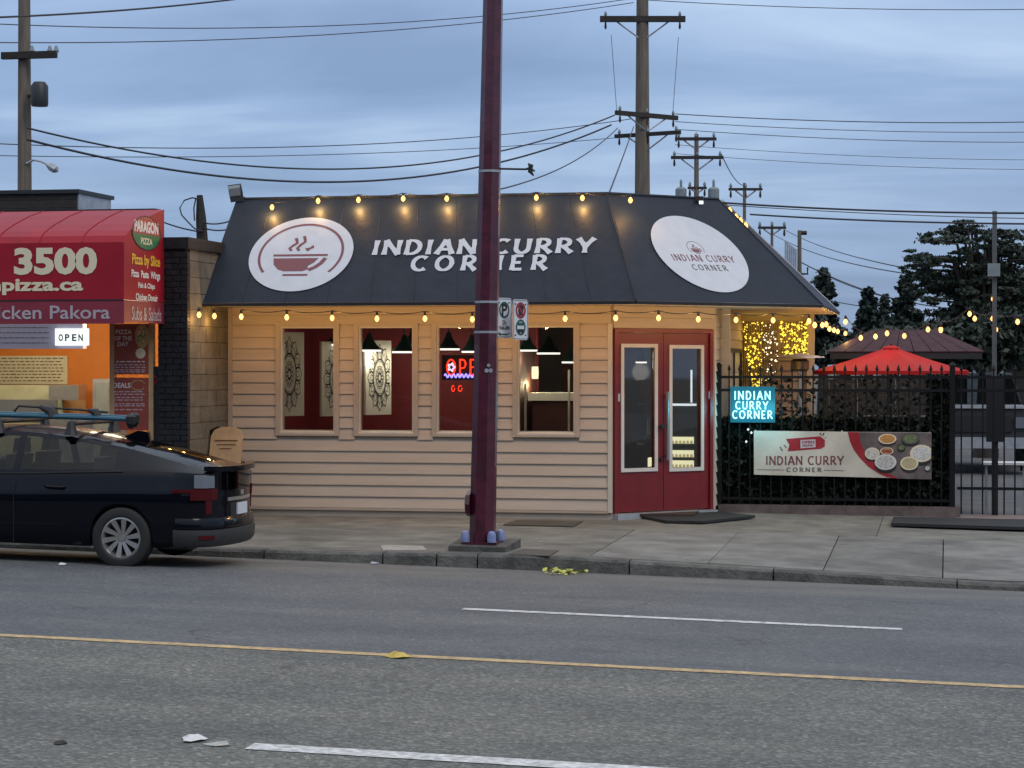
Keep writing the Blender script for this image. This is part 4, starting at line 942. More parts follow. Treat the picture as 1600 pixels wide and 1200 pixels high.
b = MB(); put_strip(b, [(wd*.2, H*.09), (wd*.75, H*.09)], .014, p, US, UZ, NS*.003); put_poly(b, [(wd*.13, H*.09), (wd*.24, H*.09+.02), (wd*.24, H*.09-.02)], p, US, UZ, NS*.0035); b.build('arrow', 'sgreen', t, recalc=False)
t, p, wd, H = plate(801.5, 826, 467.5, 531, 'white no stopping and bus zone sign right of the parking sign', 'bus_zone_sign', .02)
R1 = wd*.28; c = p+US*wd*.5+UZ*H*.73
b = MB(); put_strip(b, circ(0, 0, R1, 36)+[(R1, 0)], .028, c, US, UZ, NS*.003); put_strip(b, [(-R1*.7, R1*.7), (R1*.7, -R1*.7)], .024, c, US, UZ, NS*.004); b.build('circle', 'sred', t, recalc=False)
b = MB(); put_poly(b, [(-.03, -.055), (.04, -.055), (.05, .03), (.02, .065), (-.03, .06), (-.045, 0)], c, US, UZ, NS*.0025); b.build('symbol', 'ink', t, recalc=False)
c = p+US*wd*.5+UZ*H*.31
b = MB(); put_strip(b, circ(0, 0, R1, 36)+[(R1, 0)], .022, c, US, UZ, NS*.003); put_strip(b, [(-.05, .035), (.05, .035)], .03, c, US, UZ, NS*.003); b.build('circle', 'sgreen', t, recalc=False)
b = MB(); put_strip(b, [(-.052, -.035), (.052, -.035)], .035, c, US, UZ, NS*.003); put_poly(b, circ(-.03, -.055, .014, 10), c, US, UZ, NS*.0035); put_poly(b, circ(.03, -.055, .014, 10), c, US, UZ, NS*.0035); b.build('symbol', 'ink', t, recalc=False)
# ground plates
def gplate(pts, m, name, label, cat, dz=.006, th=.01, z=None):
    P = []
    for px, py in pts:
        Z = -.05
        for _ in range(6): p = atZ(px, py, Z); Z = pav_z(p[0], p[1])
        P.append(V3(p[0], p[1], Z+dz-th))
    o = MB().prism(P, UZ*th).build(name, m, at=sum(P)/len(P)); return ids(o, label, cat)
gplate([(594, 852.5), (660, 853.5), (668, 860.5), (598, 860)], mat('pale_cover', (.27, .26, .235), .8, var=.2), 'utility_cover', 'pale rectangular utility cover near the kerb left of the pole', 'utility cover')
gplate([(806, 814), (910, 815.5), (896, 823.5), (786, 821)], mat('dull_hatch', (.06, .058, .045), .7, var=.3), 'cellar_hatch', 'dull steel hatch set in the pavement under the fourth window', 'hatch', .012, .016)
gplate([(818, 858), (873, 860.5), (858, 869.5), (795, 866)], mat('dark_cover', (.055, .054, .05), .8, var=.4, vs=20), 'access_cover', 'dark broken cover on the pavement just right of the pole', 'utility cover', .006, .008)
gplate([(985, 806.5), (1113, 801.5), (1180, 809), (1098, 818), (1040, 817)], 'rubber', 'door_mat', 'dark rubber mat spread before the red doors', 'door mat', .03, .03)
gplate([(1396, 811), (1640, 816), (1640, 829), (1392, 821)], 'rubber', 'gate_mat', 'long dark rubber strip lying before the fence gate', 'mat', .03, .036)
# litter
def litter(px, py, m, name, label, cat, sz=.08, h=.03, seed=1):
    Z = -.2
    for _ in range(6): p = atZ(px, py, Z); Z = road_z(p[0], p[1])
    r2 = random.Random(seed); b = MB(); n = 9
    ring = [(p[0]+sz*math.cos(2*math.pi*k/n)*r2.uniform(.6, 1.1), p[1]+sz*1.1*math.sin(2*math.pi*k/n)*r2.uniform(.6, 1.1), Z+.003+r2.uniform(0, h*.4)) for k in range(n)]
    inner = [(p[0]+(x-p[0])*.45, p[1]+(y-p[1])*.45, Z+h*r2.uniform(.4, 1.1)) for x, y, z in ring]; top = [(p[0], p[1], Z+h*r2.uniform(.3, .9))]
    b.add(ring+inner+top, [(k, (k+1) % n, n+(k+1) % n, n+k) for k in range(n)]+[(n+k, n+(k+1) % n, 2*n) for k in range(n)])
    return ids(b.build(name, m, at=(p[0], p[1], Z)), label, cat)
litter(622, 1027, 'lity', 'crushed_wrapper', 'crumpled yellow wrapper on the yellow road line', 'litter', .09, .045, 2)
litter(304, 1157, 'litw', 'paper_scrap', 'white paper scrap on the road left of the white line', 'litter', .085, .03, 3)
litter(341, 1163, mat('clear_plastic', (.34, .37, .36), .25), 'plastic_lid', 'flat grey plastic lid on the road next to the white line', 'litter', .085, .008, 4)
litter(97, 882.5, 'litw', 'paper_scrap', 'small white paper scrap on the road under the black car', 'litter', .05, .02, 5)
litter(585, 881.5, mat('violet_paper', (.38, .34, .42), .6), 'paper_scrap', 'pale violet scrap in the gutter left of the pole', 'litter', .055, .03, 6)
litter(95, 1162, 'bark', 'twig', 'dark twig scrap on the road at the lower left', 'litter', .05, .02, 7)
b = MB(); r2 = random.Random(3)
for k in range(70):
    px = r2.gauss(882, 17); py = r2.gauss(896, 2.2); Z = -.2
    for _ in range(5): p = atZ(px, py, Z); Z = road_z(p[0], p[1])
    a = r2.uniform(0, 6.28); s_ = r2.uniform(.02, .045); u = V3(math.cos(a), math.sin(a), r2.uniform(-.2, .5))*s_; v_ = V3(-math.sin(a), math.cos(a), r2.uniform(-.2, .6))*s_*.6; p = p+UZ*(.012+.03*r2.random())
    if p[1] > -5.26: p[1] = -5.26-.1*r2.random()
    b.add([p-u, p-v_, p+u, p+v_], [(0, 1, 2, 3)])
ids(b.build('leaf_pile', 'leafy', at=(.35, -5.6, -.2)), 'small pile of yellow green leaves in the gutter right of the pole', 'leaf pile')
# A-frame board
AFX, AFY = -4.78, -.75; zt = 1.1
t = root('sandwich_board', (AFX, AFY, 0), 'tan curved top sandwich board behind the parked black car', 'sandwich board')
def aframe(dy, m, nm):
    out_ = [(-.21, 0), (.21, 0), (.21, .98), (.17, 1.06), (.08, 1.1), (-.08, 1.1), (-.17, 1.06), (-.21, .98)]
    P = [V3(AFX+x+ (0 if dy < 0 else -.07), AFY+dy*(1-z_/1.15), z_) for x, z_ in out_]; return MB().prism(P, V3(0, .02 if dy < 0 else -.02, 0)).build(nm, m, t)
aframe(-.32, 'tan', 'front_board'); aframe(.30, 'black', 'rear_board')
for k, (s_, w_) in enumerate((('MENU', .2), ('LUNCH', .24), ('DINNER', .26))[:0]): pass
pb = MB(); put_strip(pb, [(-.15, .93), (.15, .93)], .014, (AFX, AFY-.072, 0), UX, UZ, (0, -.004, 0)); put_strip(pb, [(-.12, .88), (.13, .88)], .012, (AFX, AFY-.085, 0), UX, UZ, (0, -.004, 0)); put_strip(pb, [(-.08, .83), (.08, .83)], .01, (AFX, AFY-.1, 0), UX, UZ, (0, -.004, 0)); pb.build('faded_print', 'brownwood', t, recalc=False)

# ================================================================== PATIO
FY = 1.5; FX0, FX1 = atY(1123, 700, FY)[0], atY(1488, 700, FY)[0]; FZT, FZR = 1.72, 1.55
def fz(X): return .03-.03*(X-FX0)
fe = root('iron_fence', ((FX0+FX1)/2, FY, 0), 'black iron picket fence in front of the ivy screened patio', 'fence')
MB().box(FX0, FX1, FY-.018, FY+.018, FZT-.018, FZT+.018).build('rail', 'iron', fe); MB().box(FX0, FX1, FY-.018, FY+.018, FZR-.018, FZR+.018).build('rail', 'iron', fe)
MB().box(FX0, FX1, FY-.018, FY+.018, .12, .155).build('rail', 'iron', fe)
for x in (FX0, FX1):
    b = MB(); b.box(x-.035, x+.035, FY-.035, FY+.035, fz(x)-.1, 1.86); b.lathe((x, FY, 1.86), [(.045, 0), (.045, .02), (.01, .05)], 8); b.build('post', 'iron', fe)
pm = MB(); pm.box(-.009, .009, -.009, .009, 0.06, 1.80); pm.lathe((0, 0, 1.80), [(.010, 0), (.024, .02), (.012, .055), (.002, .085)], 6); po = pm.build('picket_source', 'iron'); pme = po.data; bpy.data.objects.remove(po)
n = 22
for k in range(1, n): piece('picket', pme, (FX0+(FX1-FX0)*k/n, FY-.0, 0), fe)
ids(MB().box(FX0, FX1+.1, FY-.06, FY+.4, -.12, .06).build('patio_kerb', mat('patio_edge', (.13, .10, .095), .8, var=.3)), kind='structure')
gt = root('iron_gate', (FX1+.9, FY, 0), 'black iron picket gate right of the ivy fence', 'gate')
GX0, GX1 = FX1+.06, FX1+1.75; gz = -.02
for z_ in (FZT, FZR, .30): MB().box(GX0, GX1, FY-.018, FY+.018, z_-.018, z_+.018).build('rail', 'iron', gt)
pm = MB(); pm.box(-.010, .010, -.010, .010, -.03, 1.80); pm.lathe((0, 0, 1.80), [(.010, 0), (.024, .02), (.012, .055), (.002, .085)], 6); po = pm.build('picket_source', 'iron'); pme2 = po.data; bpy.data.objects.remove(po)
x = atY(1502, 700, FY)[0]
while x < GX1: piece('picket', pme2, (x, FY, 0), gt); x += .134
MB().box(GX1-.03, GX1+.04, FY-.035, FY+.035, -.2, 1.86).build('post', 'iron', gt)
ids(MB().box(FX1+.04, FX1+2.2, FY-.18, FY+.5, -.3, -.07).build('gate_step', mat('pinkish_concrete', (.26, .185, .165), .85, var=.2, vs=6)), kind='structure')
# ivy screen behind the fence
iv = root('ivy_screen', ((FX0+FX1)/2, FY+.2, 0), 'dense dark ivy screen filling the lower half of the fence', 'ivy screen')
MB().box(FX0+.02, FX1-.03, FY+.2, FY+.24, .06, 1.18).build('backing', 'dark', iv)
r2 = np.random.default_rng(5)
def leaves(name, m, parent, P, size, kind='stuff', nrm=None, droop=0.0):
    n = len(P); a = r2.uniform(0, 2*np.pi, n); th = np.arccos(r2.uniform(-1, 1, n))
    u = np.stack([np.sin(th)*np.cos(a), np.sin(th)*np.sin(a), np.cos(th)*(1-droop)-droop*.5], 1); w_ = r2.normal(size=(n, 3)); v_ = np.cross(u, w_); v_ /= np.linalg.norm(v_, axis=1, keepdims=True)+1e-9
    s_ = (size*r2.uniform(.55, 1.25, n))[:, None]; u = u*s_; v_ = v_*s_*.55
    V = np.stack([P-u*.9, P+v_, P+u, P-v_], 1).reshape(-1, 3) - org(parent)
    me = bpy.data.meshes.new(name); me.vertices.add(4*n); me.vertices.foreach_set('co', V.ravel()); me.loops.add(4*n); me.loops.foreach_set('vertex_index', np.arange(4*n)); me.polygons.add(n); me.polygons.foreach_set('loop_start', np.arange(0, 4*n, 4)); me.update(calc_edges=True)
    me.materials.append(MT[m]); o = bpy.data.objects.new(name, me); COL.objects.link(o); o.parent = parent; ORG[o.name] = org(parent)
    if kind: o['kind'] = kind
    return o
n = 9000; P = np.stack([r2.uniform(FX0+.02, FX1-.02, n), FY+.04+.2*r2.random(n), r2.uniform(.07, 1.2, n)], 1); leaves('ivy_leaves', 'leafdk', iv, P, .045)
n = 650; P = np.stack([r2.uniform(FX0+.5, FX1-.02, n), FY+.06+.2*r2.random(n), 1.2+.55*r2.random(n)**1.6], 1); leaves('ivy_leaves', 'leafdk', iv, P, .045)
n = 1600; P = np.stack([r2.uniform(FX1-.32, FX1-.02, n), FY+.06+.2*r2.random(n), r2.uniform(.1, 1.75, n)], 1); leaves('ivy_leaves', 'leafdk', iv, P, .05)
# banner
YB = FY-.05
bn = root('banner', atY(1316, 710, YB), 'white and red INDIAN CURRY CORNER food banner tied to the fence', 'banner')
c00, c10, c11, c01 = atY(1178, 741.5, YB), atY(1455, 748.5, YB), atY(1455, 676, YB), atY(1178, 673, YB)
def bl(u, v_, o=0.0):
    p = (c00*(1-u)+c10*u)*(1-v_)+(c01*(1-u)+c11*u)*v_; return p+V3(0, -.012*math.sin(u*9+v_*2)-.010*math.sin(u*23-v_*5)-o, 0)
MB().grid([[bl(u, v_) for u in np.linspace(0, 1, 41)] for v_ in np.linspace(0, 1, 9)]).build('sheet', 'banner', bn, smooth='all')
BW, BH = 2.26, .57
def bpoly(polys, nm, m, o=.003):
    b = MB()
    for q in polys:
        # fan, subdivided through a fine triangulation so that it follows the folds
        me = bmesh.new(); me.faces.new([me.verts.new((x, y, 0)) for x, y in q]); bmesh.ops.triangulate(me, faces=me.faces)
        for _ in range(2): bmesh.ops.subdivide_edges(me, edges=[e2 for e2 in me.edges if e2.calc_length() > .05], cuts=2, use_grid_fill=True)
        bmesh.ops.triangulate(me, faces=me.faces); me.verts.index_update()
        b.add([bl(v2.co.x, v2.co.y, o) for v2 in me.verts], [tuple(v2.index for v2 in f.verts) for f in me.faces]); me.free()
    return b.build(nm, m, bn, recalc=False, smooth='all')
def bx(zx, zy): return ((zx-45)/1475, 1-(zy-68-(zx-45)*.02)/375)
cur = [bx(x, y) for x, y in ((832, 85), (850, 160), (880, 230), (930, 300), (1000, 370), (1090, 430), (1160, 460))]
cur2 = [bx(x, y) for x, y in ((925, 88), (935, 160), (960, 230), (1000, 290), (1060, 350), (1140, 415), (1250, 470))]
bpoly([[cur[i], cur[i+1], cur2[i+1], cur2[i]] for i in range(6)], 'red_swoosh', 'bannerred')
MT['table'] = mat('banner_table_print', (.13, .105, .10), .5, var=.3, vs=9)
ptsb = cur2[:]; bpoly([[cur2[i], cur2[i+1], (max(cur2[i+1][0], .999), cur2[i+1][1]), (.999, cur2[i][1])] for i in range(6) if True], 'table_print', 'table', .002)
FC = [mat('curry_orange', (.5, .24, .06), .5, var=.2, vs=30), mat('curry_red', (.36, .09, .03), .5, var=.3, vs=30), mat('rice_white', (.5, .5, .47), .5, var=.3, vs=40), mat('greens', (.12, .15, .07), .5, var=.5, vs=40), mat('cream_sauce', (.45, .38, .22), .5, var=.2, vs=30)]
for zx, zy, rx, ry, f, rimm in ((1160, 145, 75, 42, 0, 'cream'), (1155, 245, 55, 32, 1, 'cream'), (1035, 265, 62, 50, 2, 'cream'), (1145, 335, 90, 65, 2, 'whitel'), (1340, 345, 75, 55, 4, 'cream'), (1440, 265, 95, 70, 2, 'cream'), (1350, 145, 75, 45, 3, 'inkg'), (1275, 215, 35, 28, 3, 'ink'), (1490, 385, 25, 22, 2, 'ink')):
    el = lambda k, dy=0: [bx(min(1518, zx+rx*k*math.cos(t_)), zy+dy+ry*k*math.sin(t_)) for t_ in np.linspace(0, 2*math.pi, 21)[:-1]]
    bpoly([el(1, ry*.45)], 'bowl_print', 'ink', .0035); bpoly([el(1)], 'bowl_print', rimm, .0045); bpoly([el(.82)], 'dish_print', FC[f], .0055)
def btext(s_, zx0, zx1, zy0, zy1, m, wd, gap, flare=1.25):
    x = 0; st = []
    for ch in s_:
        a_, g_ = GL[ch]
        for q in g_: st.append([(x+p_[0], p_[1]) for p_ in q])
        x += a_+gap
    tot = x-gap; x = 0
    for ch in s_:
        a_, g_ = GL[ch]; b = MB()
        for i, q in enumerate(g_):
            vs_, fs = strip([(x+p_[0], p_[1]) for p_ in q], wd, flare, .8); b.add([bl(*bx(zx0+(zx1-zx0)*a/tot, zy1+(zy0-zy1)*c), .004+.0004*(i % 4)) for a, c in vs_], fs)
        if b.v: b.build('banner_letter', m, bn, recalc=False)
        x += a_+gap
btext('INDIAN CURRY', 145, 797, 285, 358, 'burgundy', .19, .16); btext('CORNER', 320, 612, 382, 417, 'inkg', .22, .4)
bpoly([[bx(70, 398), bx(300, 400), bx(300, 404), bx(70, 402)], [bx(632, 402), bx(800, 405), bx(800, 409), bx(632, 406)]], 'rule_line', 'inkg')
bpoly([[bx(315, 140), bx(600, 120), bx(640, 150), bx(640, 205), bx(605, 225), bx(330, 243), bx(345, 190)]], 'red_tag_print', 'bannerred', .003); bpoly([[bx(437, 150), bx(562, 145), bx(562, 212), bx(437, 220)]], 'tag_panel_print', 'signwhite', .0045)
def bfont(s_, zx0, zx1, zy0, zy1, m, o=.006, bold=.03):
    uv, fs, _ = text2d(s_, bold); MB().add([bl(*bx(zx0+(zx1-zx0)*a, zy1+(zy0-zy1)*c), o) for a, c in uv], fs).build('banner_lettering', m, bn, recalc=False)
bfont('OPEN', 446, 552, 156, 180, 'bannerred'); bfont('NOW', 455, 545, 186, 208, 'bannerred')
b = MB()
for a, c in (((265, 205), (285, 240)), ((300, 190), (320, 215)), ((600, 92), (610, 112)), ((632, 92), (625, 115)), ((650, 128), (640, 135))):
    q = [bx(*a), bx(*c)]; vs_, fs = strip(q, .007, 1, 0); b.add([bl(x, y, .004) for x, y in vs_], fs)
b.build('spark_print', 'inkg', bn, recalc=False)
b = MB()
for u, v_ in ((.01, .96), (.99, .96), (.5, .97), (.01, .04), (.99, .04)): p = bl(u, v_); b.tube([p, p+V3(0, .06, .03)], .006, 5)
b.build('tie', 'litw', bn)
# cyan neon sign
YN = FY-.06
ns = root('neon_name_sign', atY(1176, 632, YN), 'cyan neon INDIAN CURRY CORNER sign hung on the fence by the door', 'neon sign')
a = atY(1141, 660, YN); c = atY(1211, 604, YN); MB().box(a[0], c[0], YN+.012, YN+.02, a[2], c[2]).build('back_panel', mat('blue_acrylic', (.008, .05, .08), .3, emit=(.02, .36, .52), es=.24), ns)  # the panel's own emission imitates the neon glow on it
for s_, x0, x1, y0, y1 in (('INDIAN', 1147, 1204, 611, 624.5), ('CURRY', 1149, 1200, 627, 639.5), ('CORNER', 1144, 1207, 641.5, 654)):
    p = atY(x0, y1, YN); q = atY(x1, y1, YN); h = atY(x0, y0, YN)[2]-p[2]; tubeglyph(s_, p, V3((q-p)[0], 0, 0), h, 'neonc', ns, .0095, .26)
for px in (1152, 1176, 1200):
    lamp('neon_light', atY(px, 640, YN-.28), 3.2, (.12, .8, 1.0), ns, .1)
# fairy lights
def fairy(px0, px1, py0, py1, n, m, label, Y, taper=0.0, r=.014):
    p = atY(px0, py1, Y); q = atY(px1, py0, Y); t = root('fairy_light_curtain', (p+q)/2, label, 'fairy lights'); b = MB(); wb = MB(); r3 = random.Random(n)
    for k in range(n):
        v_ = r3.random(); u = r3.random(); s_ = 1-taper*(1-v_)
        x = p[0]+(q[0]-p[0])*(.5+taper*.3*(1-v_)+(u-.5)*s_); z_ = p[2]+(q[2]-p[2])*v_; rr = r*r3.choice([.6, .8, 1, 1, 1.5]); y = Y-.02-.06*r3.random()
        b.add([(x+rr, y, z_), (x-rr, y, z_), (x, y+rr, z_), (x, y-rr, z_), (x, y, z_+rr), (x, y, z_-rr)], [(0, 2, 4), (2, 1, 4), (1, 3, 4), (3, 0, 4), (2, 0, 5), (1, 2, 5), (3, 1, 5), (0, 3, 5)])
    for k in range(9):
        x = p[0]+(q[0]-p[0])*(k+.5)/9; wb.tube([(x+.01*math.sin(j*2.3+k), Y-.03, q[2]+(p[2]-q[2])*j/5) for j in range(6)], .004, 4)
    wb.build('wire', 'leafdk', t); b.build('bulb_mass', m, t, kind='stuff')
    lamp('fairy_glow', ((p[0]+q[0])/2, Y-.3, q[2]-.15), .8, (1, .62, .12), t, .15)
YF = SY1-.1
fairy(1160, 1194, 503, 605, 150, 'fairy', 'left yellow fairy light curtain that narrows down to the fence', YF, .45, .0125)
fairy(1219, 1263, 503, 555, 165, 'fairy', 'right dense yellow fairy light curtain above the patio heater', YF, 0, .0135)
fairy(1192, 1216, 505, 600, 60, 'fairyw', 'sparse pale fairy lights between the two yellow curtains', YF+.02, 0, .010)
fl2 = root('fairy_light_cluster', atY(1168, 680, FY), 'three tiny white lights on the ivy under the neon sign', 'fairy lights')
for px, py in ((1169, 671), (1174, 676), (1166, 690)): MB().lathe(atY(px, py, FY-.04), [(.003, -.016), (.016, 0), (.003, .016)], 7).build('bulb', 'ledwhite', fl2)
# patio heater
HX, HY = 2.14, 2.8
t = root('patio_heater', (HX, HY, -.05), 'steel mushroom patio heater behind the fence left of the umbrella', 'patio heater')
MB().lathe((HX, HY, 1.975), [(.335, 0), (.33, .012), (.2, .035), (.04, .06), (.01, .065)], 24).build('reflector', 'galv', t, smooth=True)
MB().lathe((HX, HY, 1.80), [(.10, 0), (.125, .02), (.125, .13), (.09, .16)], 16).build('burner', mat('brass_mesh', (.25, .18, .08), .4, .7), t, smooth=True)
MB().cyl((HX, HY, .5), (HX, HY, 1.8), .035, .035, 10).build('pole', 'stainless', t, smooth=True)
MB().lathe((HX, HY, -.05), [(.25, 0), (.25, .04), (.2, .06), (.2, .5), (.05, .56)], 18).build('base', 'darkmetal', t, smooth=True)
# red umbrella
UCX, UCY = 3.34, 3.5; zr, zp = 1.80, 2.14; UR = 1.13
t = root('patio_umbrella', (UCX, UCY, -.05), 'bright red market umbrella open over the patio', 'umbrella')
b = MB(); nseg = 8; rot = math.pi/8
rim = [V3(UCX+UR*math.cos(rot+2*math.pi*k/nseg), UCY+UR*math.sin(rot+2*math.pi*k/nseg), zr) for k in range(nseg)]; top = V3(UCX, UCY, zp)
for k in range(nseg):
    a, c = rim[k], rim[(k+1) % nseg]; rows = []
    for s_ in np.linspace(0, 1, 6):
        rows.append([top*(1-s_)+(a*(1-v_)+c*v_)*s_ - UZ*.05*math.sin(math.pi*s_)*(.35+.65*4*v_*(1-v_)*.5) - UZ*.03*s_*s_*4*v_*(1-v_)*0 for v_ in np.linspace(0, 1, 5)])
    b.grid(rows)
    b.add([a, c, c-UZ*.055, (a+c)/2-UZ*.045, a-UZ*.055], [(0, 1, 2, 3, 4)])
b.build('canopy', 'umbred', t, smooth=True, recalc=False)
MB().lathe((UCX, UCY, zp-.03), [(.13, -.005), (.1, .015), (.02, .04)], 8).build('vent_cap', 'umbred', t); MB().lathe((UCX, UCY, zp), [(.02, 0), (.025, .03), (.004, .06)], 8).build('finial', 'darkmetal', t)
MB().cyl((UCX, UCY, .05), (UCX, UCY, zp-.03), .024, .024, 8).build('pole', 'darkmetal', t); MB().lathe((UCX, UCY, -.06), [(.24, 0), (.24, .06), (.05, .1)], 14).build('base', 'black', t)
for k in range(nseg): MB().tube([V3(UCX, UCY, zp-.1), rim[k]-UZ*.02], .009, 4).build('rib', 'darkmetal', t)
# patio furniture
def ptable(px, py, Y, label, w_=.8):
    p = atY(px, py, Y); t = root('patio_table', (p[0], Y, -.06), label, 'patio table')
    for k in range(5): MB().box(p[0]-w_/2, p[0]+w_/2, Y-.35+.14*k, Y-.35+.14*k+.125, p[2]-.03, p[2]).build('slat', 'brownwood', t)
    for dx in (-1, 1):
        for dy in (-.25, .25): MB().box(p[0]+dx*(w_/2-.06)-.03, p[0]+dx*(w_/2-.06)+.03, Y+dy-.03, Y+dy+.03, -.06, p[2]-.03).build('leg', 'brownwood', t)
ptable(1335, 655, 3.2, 'left brown slatted table behind the fence'); ptable(1400, 650, 4.4, 'right brown slatted table under the red umbrella', .9)
def pchair(px, Y, label, m='brownwood'):
    p = atY(px, 640, Y); x = p[0]; t = root('patio_chair', (x, Y, -.06), label, 'chair'); z0 = -.06
    MB().box(x-.22, x+.22, Y-.22, Y+.22, z0+.44, z0+.47).build('seat', m, t)
    for k in range(3): MB().box(x-.22, x+.22, Y+.2, Y+.225, z0+.58+.11*k, z0+.67+.11*k).build('back_slat', m, t)
    for dx in (-.2, .2):
        MB().box(x+dx-.02, x+dx+.02, Y-.21, Y-.17, z0, z0+.44).build('leg', m, t); MB().box(x+dx-.02, x+dx+.02, Y+.18, Y+.22, z0, z0+.92).build('leg', m, t)
pchair(1310, 3.6, 'brown chair left of the left patio table'); pchair(1365, 4.0, 'brown chair between the two patio tables'); pchair(1432, 4.2, 'brown chair right of the right patio table')
# gazebo
gz_ = root('gazebo', (3.6, 9.5, -.06), 'gazebo with maroon hipped roof behind the red umbrella', 'gazebo')
Yg = 9.0; a = atY(1292, 551, Yg-1.3); c = atY(1540, 549, Yg-1.3); r0 = atY(1362, 517, Yg); r1 = atY(1462, 517, Yg)
ev = [V3(a[0], Yg-1.3, a[2]), V3(c[0], Yg-1.3, a[2]), V3(c[0], Yg+1.5, a[2]), V3(a[0], Yg+1.5, a[2])]; rg = [V3(r0[0], Yg+.1, r0[2]), V3(r1[0], Yg+.1, r0[2])]
def panels(p, q, s_, r_, n, nm):
    for k in range(n):
        u0, u1 = k/n, (k+1)/n-.006; lo0, lo1 = p*(1-u0)+q*u0, p*(1-u1)+q*u1; hi0, hi1 = r_*(1-u0)+s_*u0, r_*(1-u1)+s_*u1
        MB().prism([lo0, lo1, hi1, hi0], UZ*.02).build(nm, 'maroon', gz_)
panels(ev[0], ev[1], rg[1], rg[0], 9, 'roof_panel'); panels(ev[1], ev[2], rg[1]+V3(.001, 0, 0), rg[1], 5, 'roof_panel'); panels(ev[3], ev[0], rg[0], rg[0]+V3(0, .001, 0), 5, 'roof_panel'); panels(ev[2], ev[3], rg[0], rg[1], 6, 'roof_panel')
b = MB(); 
for i in range(4): p, q = ev[i], ev[(i+1) % 4]; b.obox(p-UZ*.10, q-p, UZ*.09, unit(np.cross(q-p, UZ))*-.05)
b.build('eave_beam', 'darkmetal', gz_)
for x in (a[0]+.2, c[0]-.75):
    for y in (Yg-1.1, Yg+1.3): MB().box(x-.06, x+.06, y-.06, y+.06, -.1, a[2]-.05).build('post', 'wooddk', gz_)
# dark screen fence behind the patio
bf = root('rear_patio_fence', (3.0, 6.6, -.06), 'dark board fence closing the back of the patio', 'fence')
x = 2.2
while x < 4.0:
    MB().box(x, x+.135, 6.55, 6.58, -.1, 1.66+.01*rng.random()).build('fence_board', 'wooddk', bf); x += .142
MB().box(2.2, 4.1, 6.58, 6.63, 1.4, 1.5).build('rail', 'wooddk', bf); MB().box(2.2, 4.1, 6.58, 6.63, .3, .4).build('rail', 'wooddk', bf)
# patio strings and white table, post at right
string_lights('string_lights', [atY(1321, 503, 3.0), atY(1345, 528, 3.0), atY(1368, 526, 3.1), atY(1386, 521, 3.1), atY(1413, 525, 3.2), atY(1450, 515, 3.2), atY(1470, 516, 3.3)], 'string of bulbs hanging over the red umbrella', power=.45, sag=.12)
string_lights('string_lights', [atY(1470, 514, 3.6), atY(1515, 490.5, 3.4), atY(1523, 498, 3.3), atY(1551, 498, 3.0), atY(1590, 503, 2.8)], 'string of bulbs climbing to the grey post at the right', power=.45, sag=.1)
string_lights('string_lights', [atY(1552, 467, 2.6), atY(1556, 515, 2.62)], 'two bulbs hanging on the grey post at the right edge', power=.45)
t = root('light_post', atY(1553, 700, 2.6)*V3(1, 1, 0), 'slim grey post with a small box at the right edge', 'post'); p = atY(1554, 420, 2.6)
MB().box(p[0]-.03, p[0]+.03, 2.57, 2.63, -.1, atY(1554, 330, 2.6)[2]).build('post', 'poledk', t); MB().box(p[0]-.09, p[0]+.07, 2.5, 2.568, atY(1554, 432, 2.6)[2], atY(1554, 412, 2.6)[2]).build('box', 'transf', t)
t = root('dark_post', atY(1550, 690, 2.0)*V3(1, 1, 0), 'thick black post standing behind the gate', 'post'); p = atY(1541, 690, 2.0); MB().box(p[0], p[0]+.22, 1.9, 2.1, p[2], atY(1541, 588, 2.0)[2]).build('shaft', 'black', t); MB().box(p[0]+.07, p[0]+.15, 1.95, 2.05, -.1, p[2]-.001).build('foot', 'black', t)
p = atY(1547, 722, 3.0); t = root('white_table', (p[0], 3.0, -.08), 'small white table behind the gate', 'table'); MB().box(p[0]-.1, p[0]+.5, 2.8, 3.3, p[2]-.03, p[2]).build('table_top', 'litw', t)
for dx in (-.05, .45):
    for dy in (2.85, 3.25): MB().box(p[0]+dx-.015, p[0]+dx+.015, dy-.015, dy+.015, -.1, p[2]-.03).build('leg', 'galv', t)

# pickup parked in the lot (front towards us)
p = atY(1533, 640, 14.0); tx = p[0]; tg = -.1
tk = root('parked_truck', (tx, 15.5, tg), 'dark parked pickup truck with pale bonnet far behind the gate', 'truck')
def slabbody(prof, y0, y1, inset, nm, m, par):
    pass
b = MB(); sec = [(-.92, .45), (-.95, .8), (-.88, 1.12), (-.8, 1.18), (.8, 1.18), (.88, 1.12), (.95, .8), (.92, .45)]
b.prism([V3(tx+x, 14.1, tg+z_) for x, z_ in sec], V3(0, 4.9, 0)); b.build('body', 'carplas', tk)
MB().box(tx-.78, tx+.78, 14.05, 15.2, tg+1.181, tg+1.23).build('bonnet', 'galv', tk)
b = MB(); b.add([(tx-.8, 15.2, tg+1.2), (tx+.8, 15.2, tg+1.2), (tx+.62, 15.8, tg+1.78), (tx-.62, 15.8, tg+1.78), (tx-.8, 17.2, tg+1.2), (tx+.8, 17.2, tg+1.2), (tx+.62, 17.0, tg+1.78), (tx-.62, 17.0, tg+1.78)], [(0, 1, 2, 3), (4, 7, 6, 5), (0, 3, 7, 4), (1, 5, 6, 2), (3, 2, 6, 7)]); b.build('cab', 'carglass', tk)
MB().box(tx-.6, tx+.6, 15.8, 17.0, tg+1.781, tg+1.82).build('roof', 'galv', tk)
MB().box(tx-.55, tx+.55, 14.06, 14.098, tg+.75, tg+1.05).build('grille', 'black', tk); MB().box(tx-.95, tx+.95, 14.0, 14.098, tg+.45, tg+.65).build('bumper', 'galv', tk)
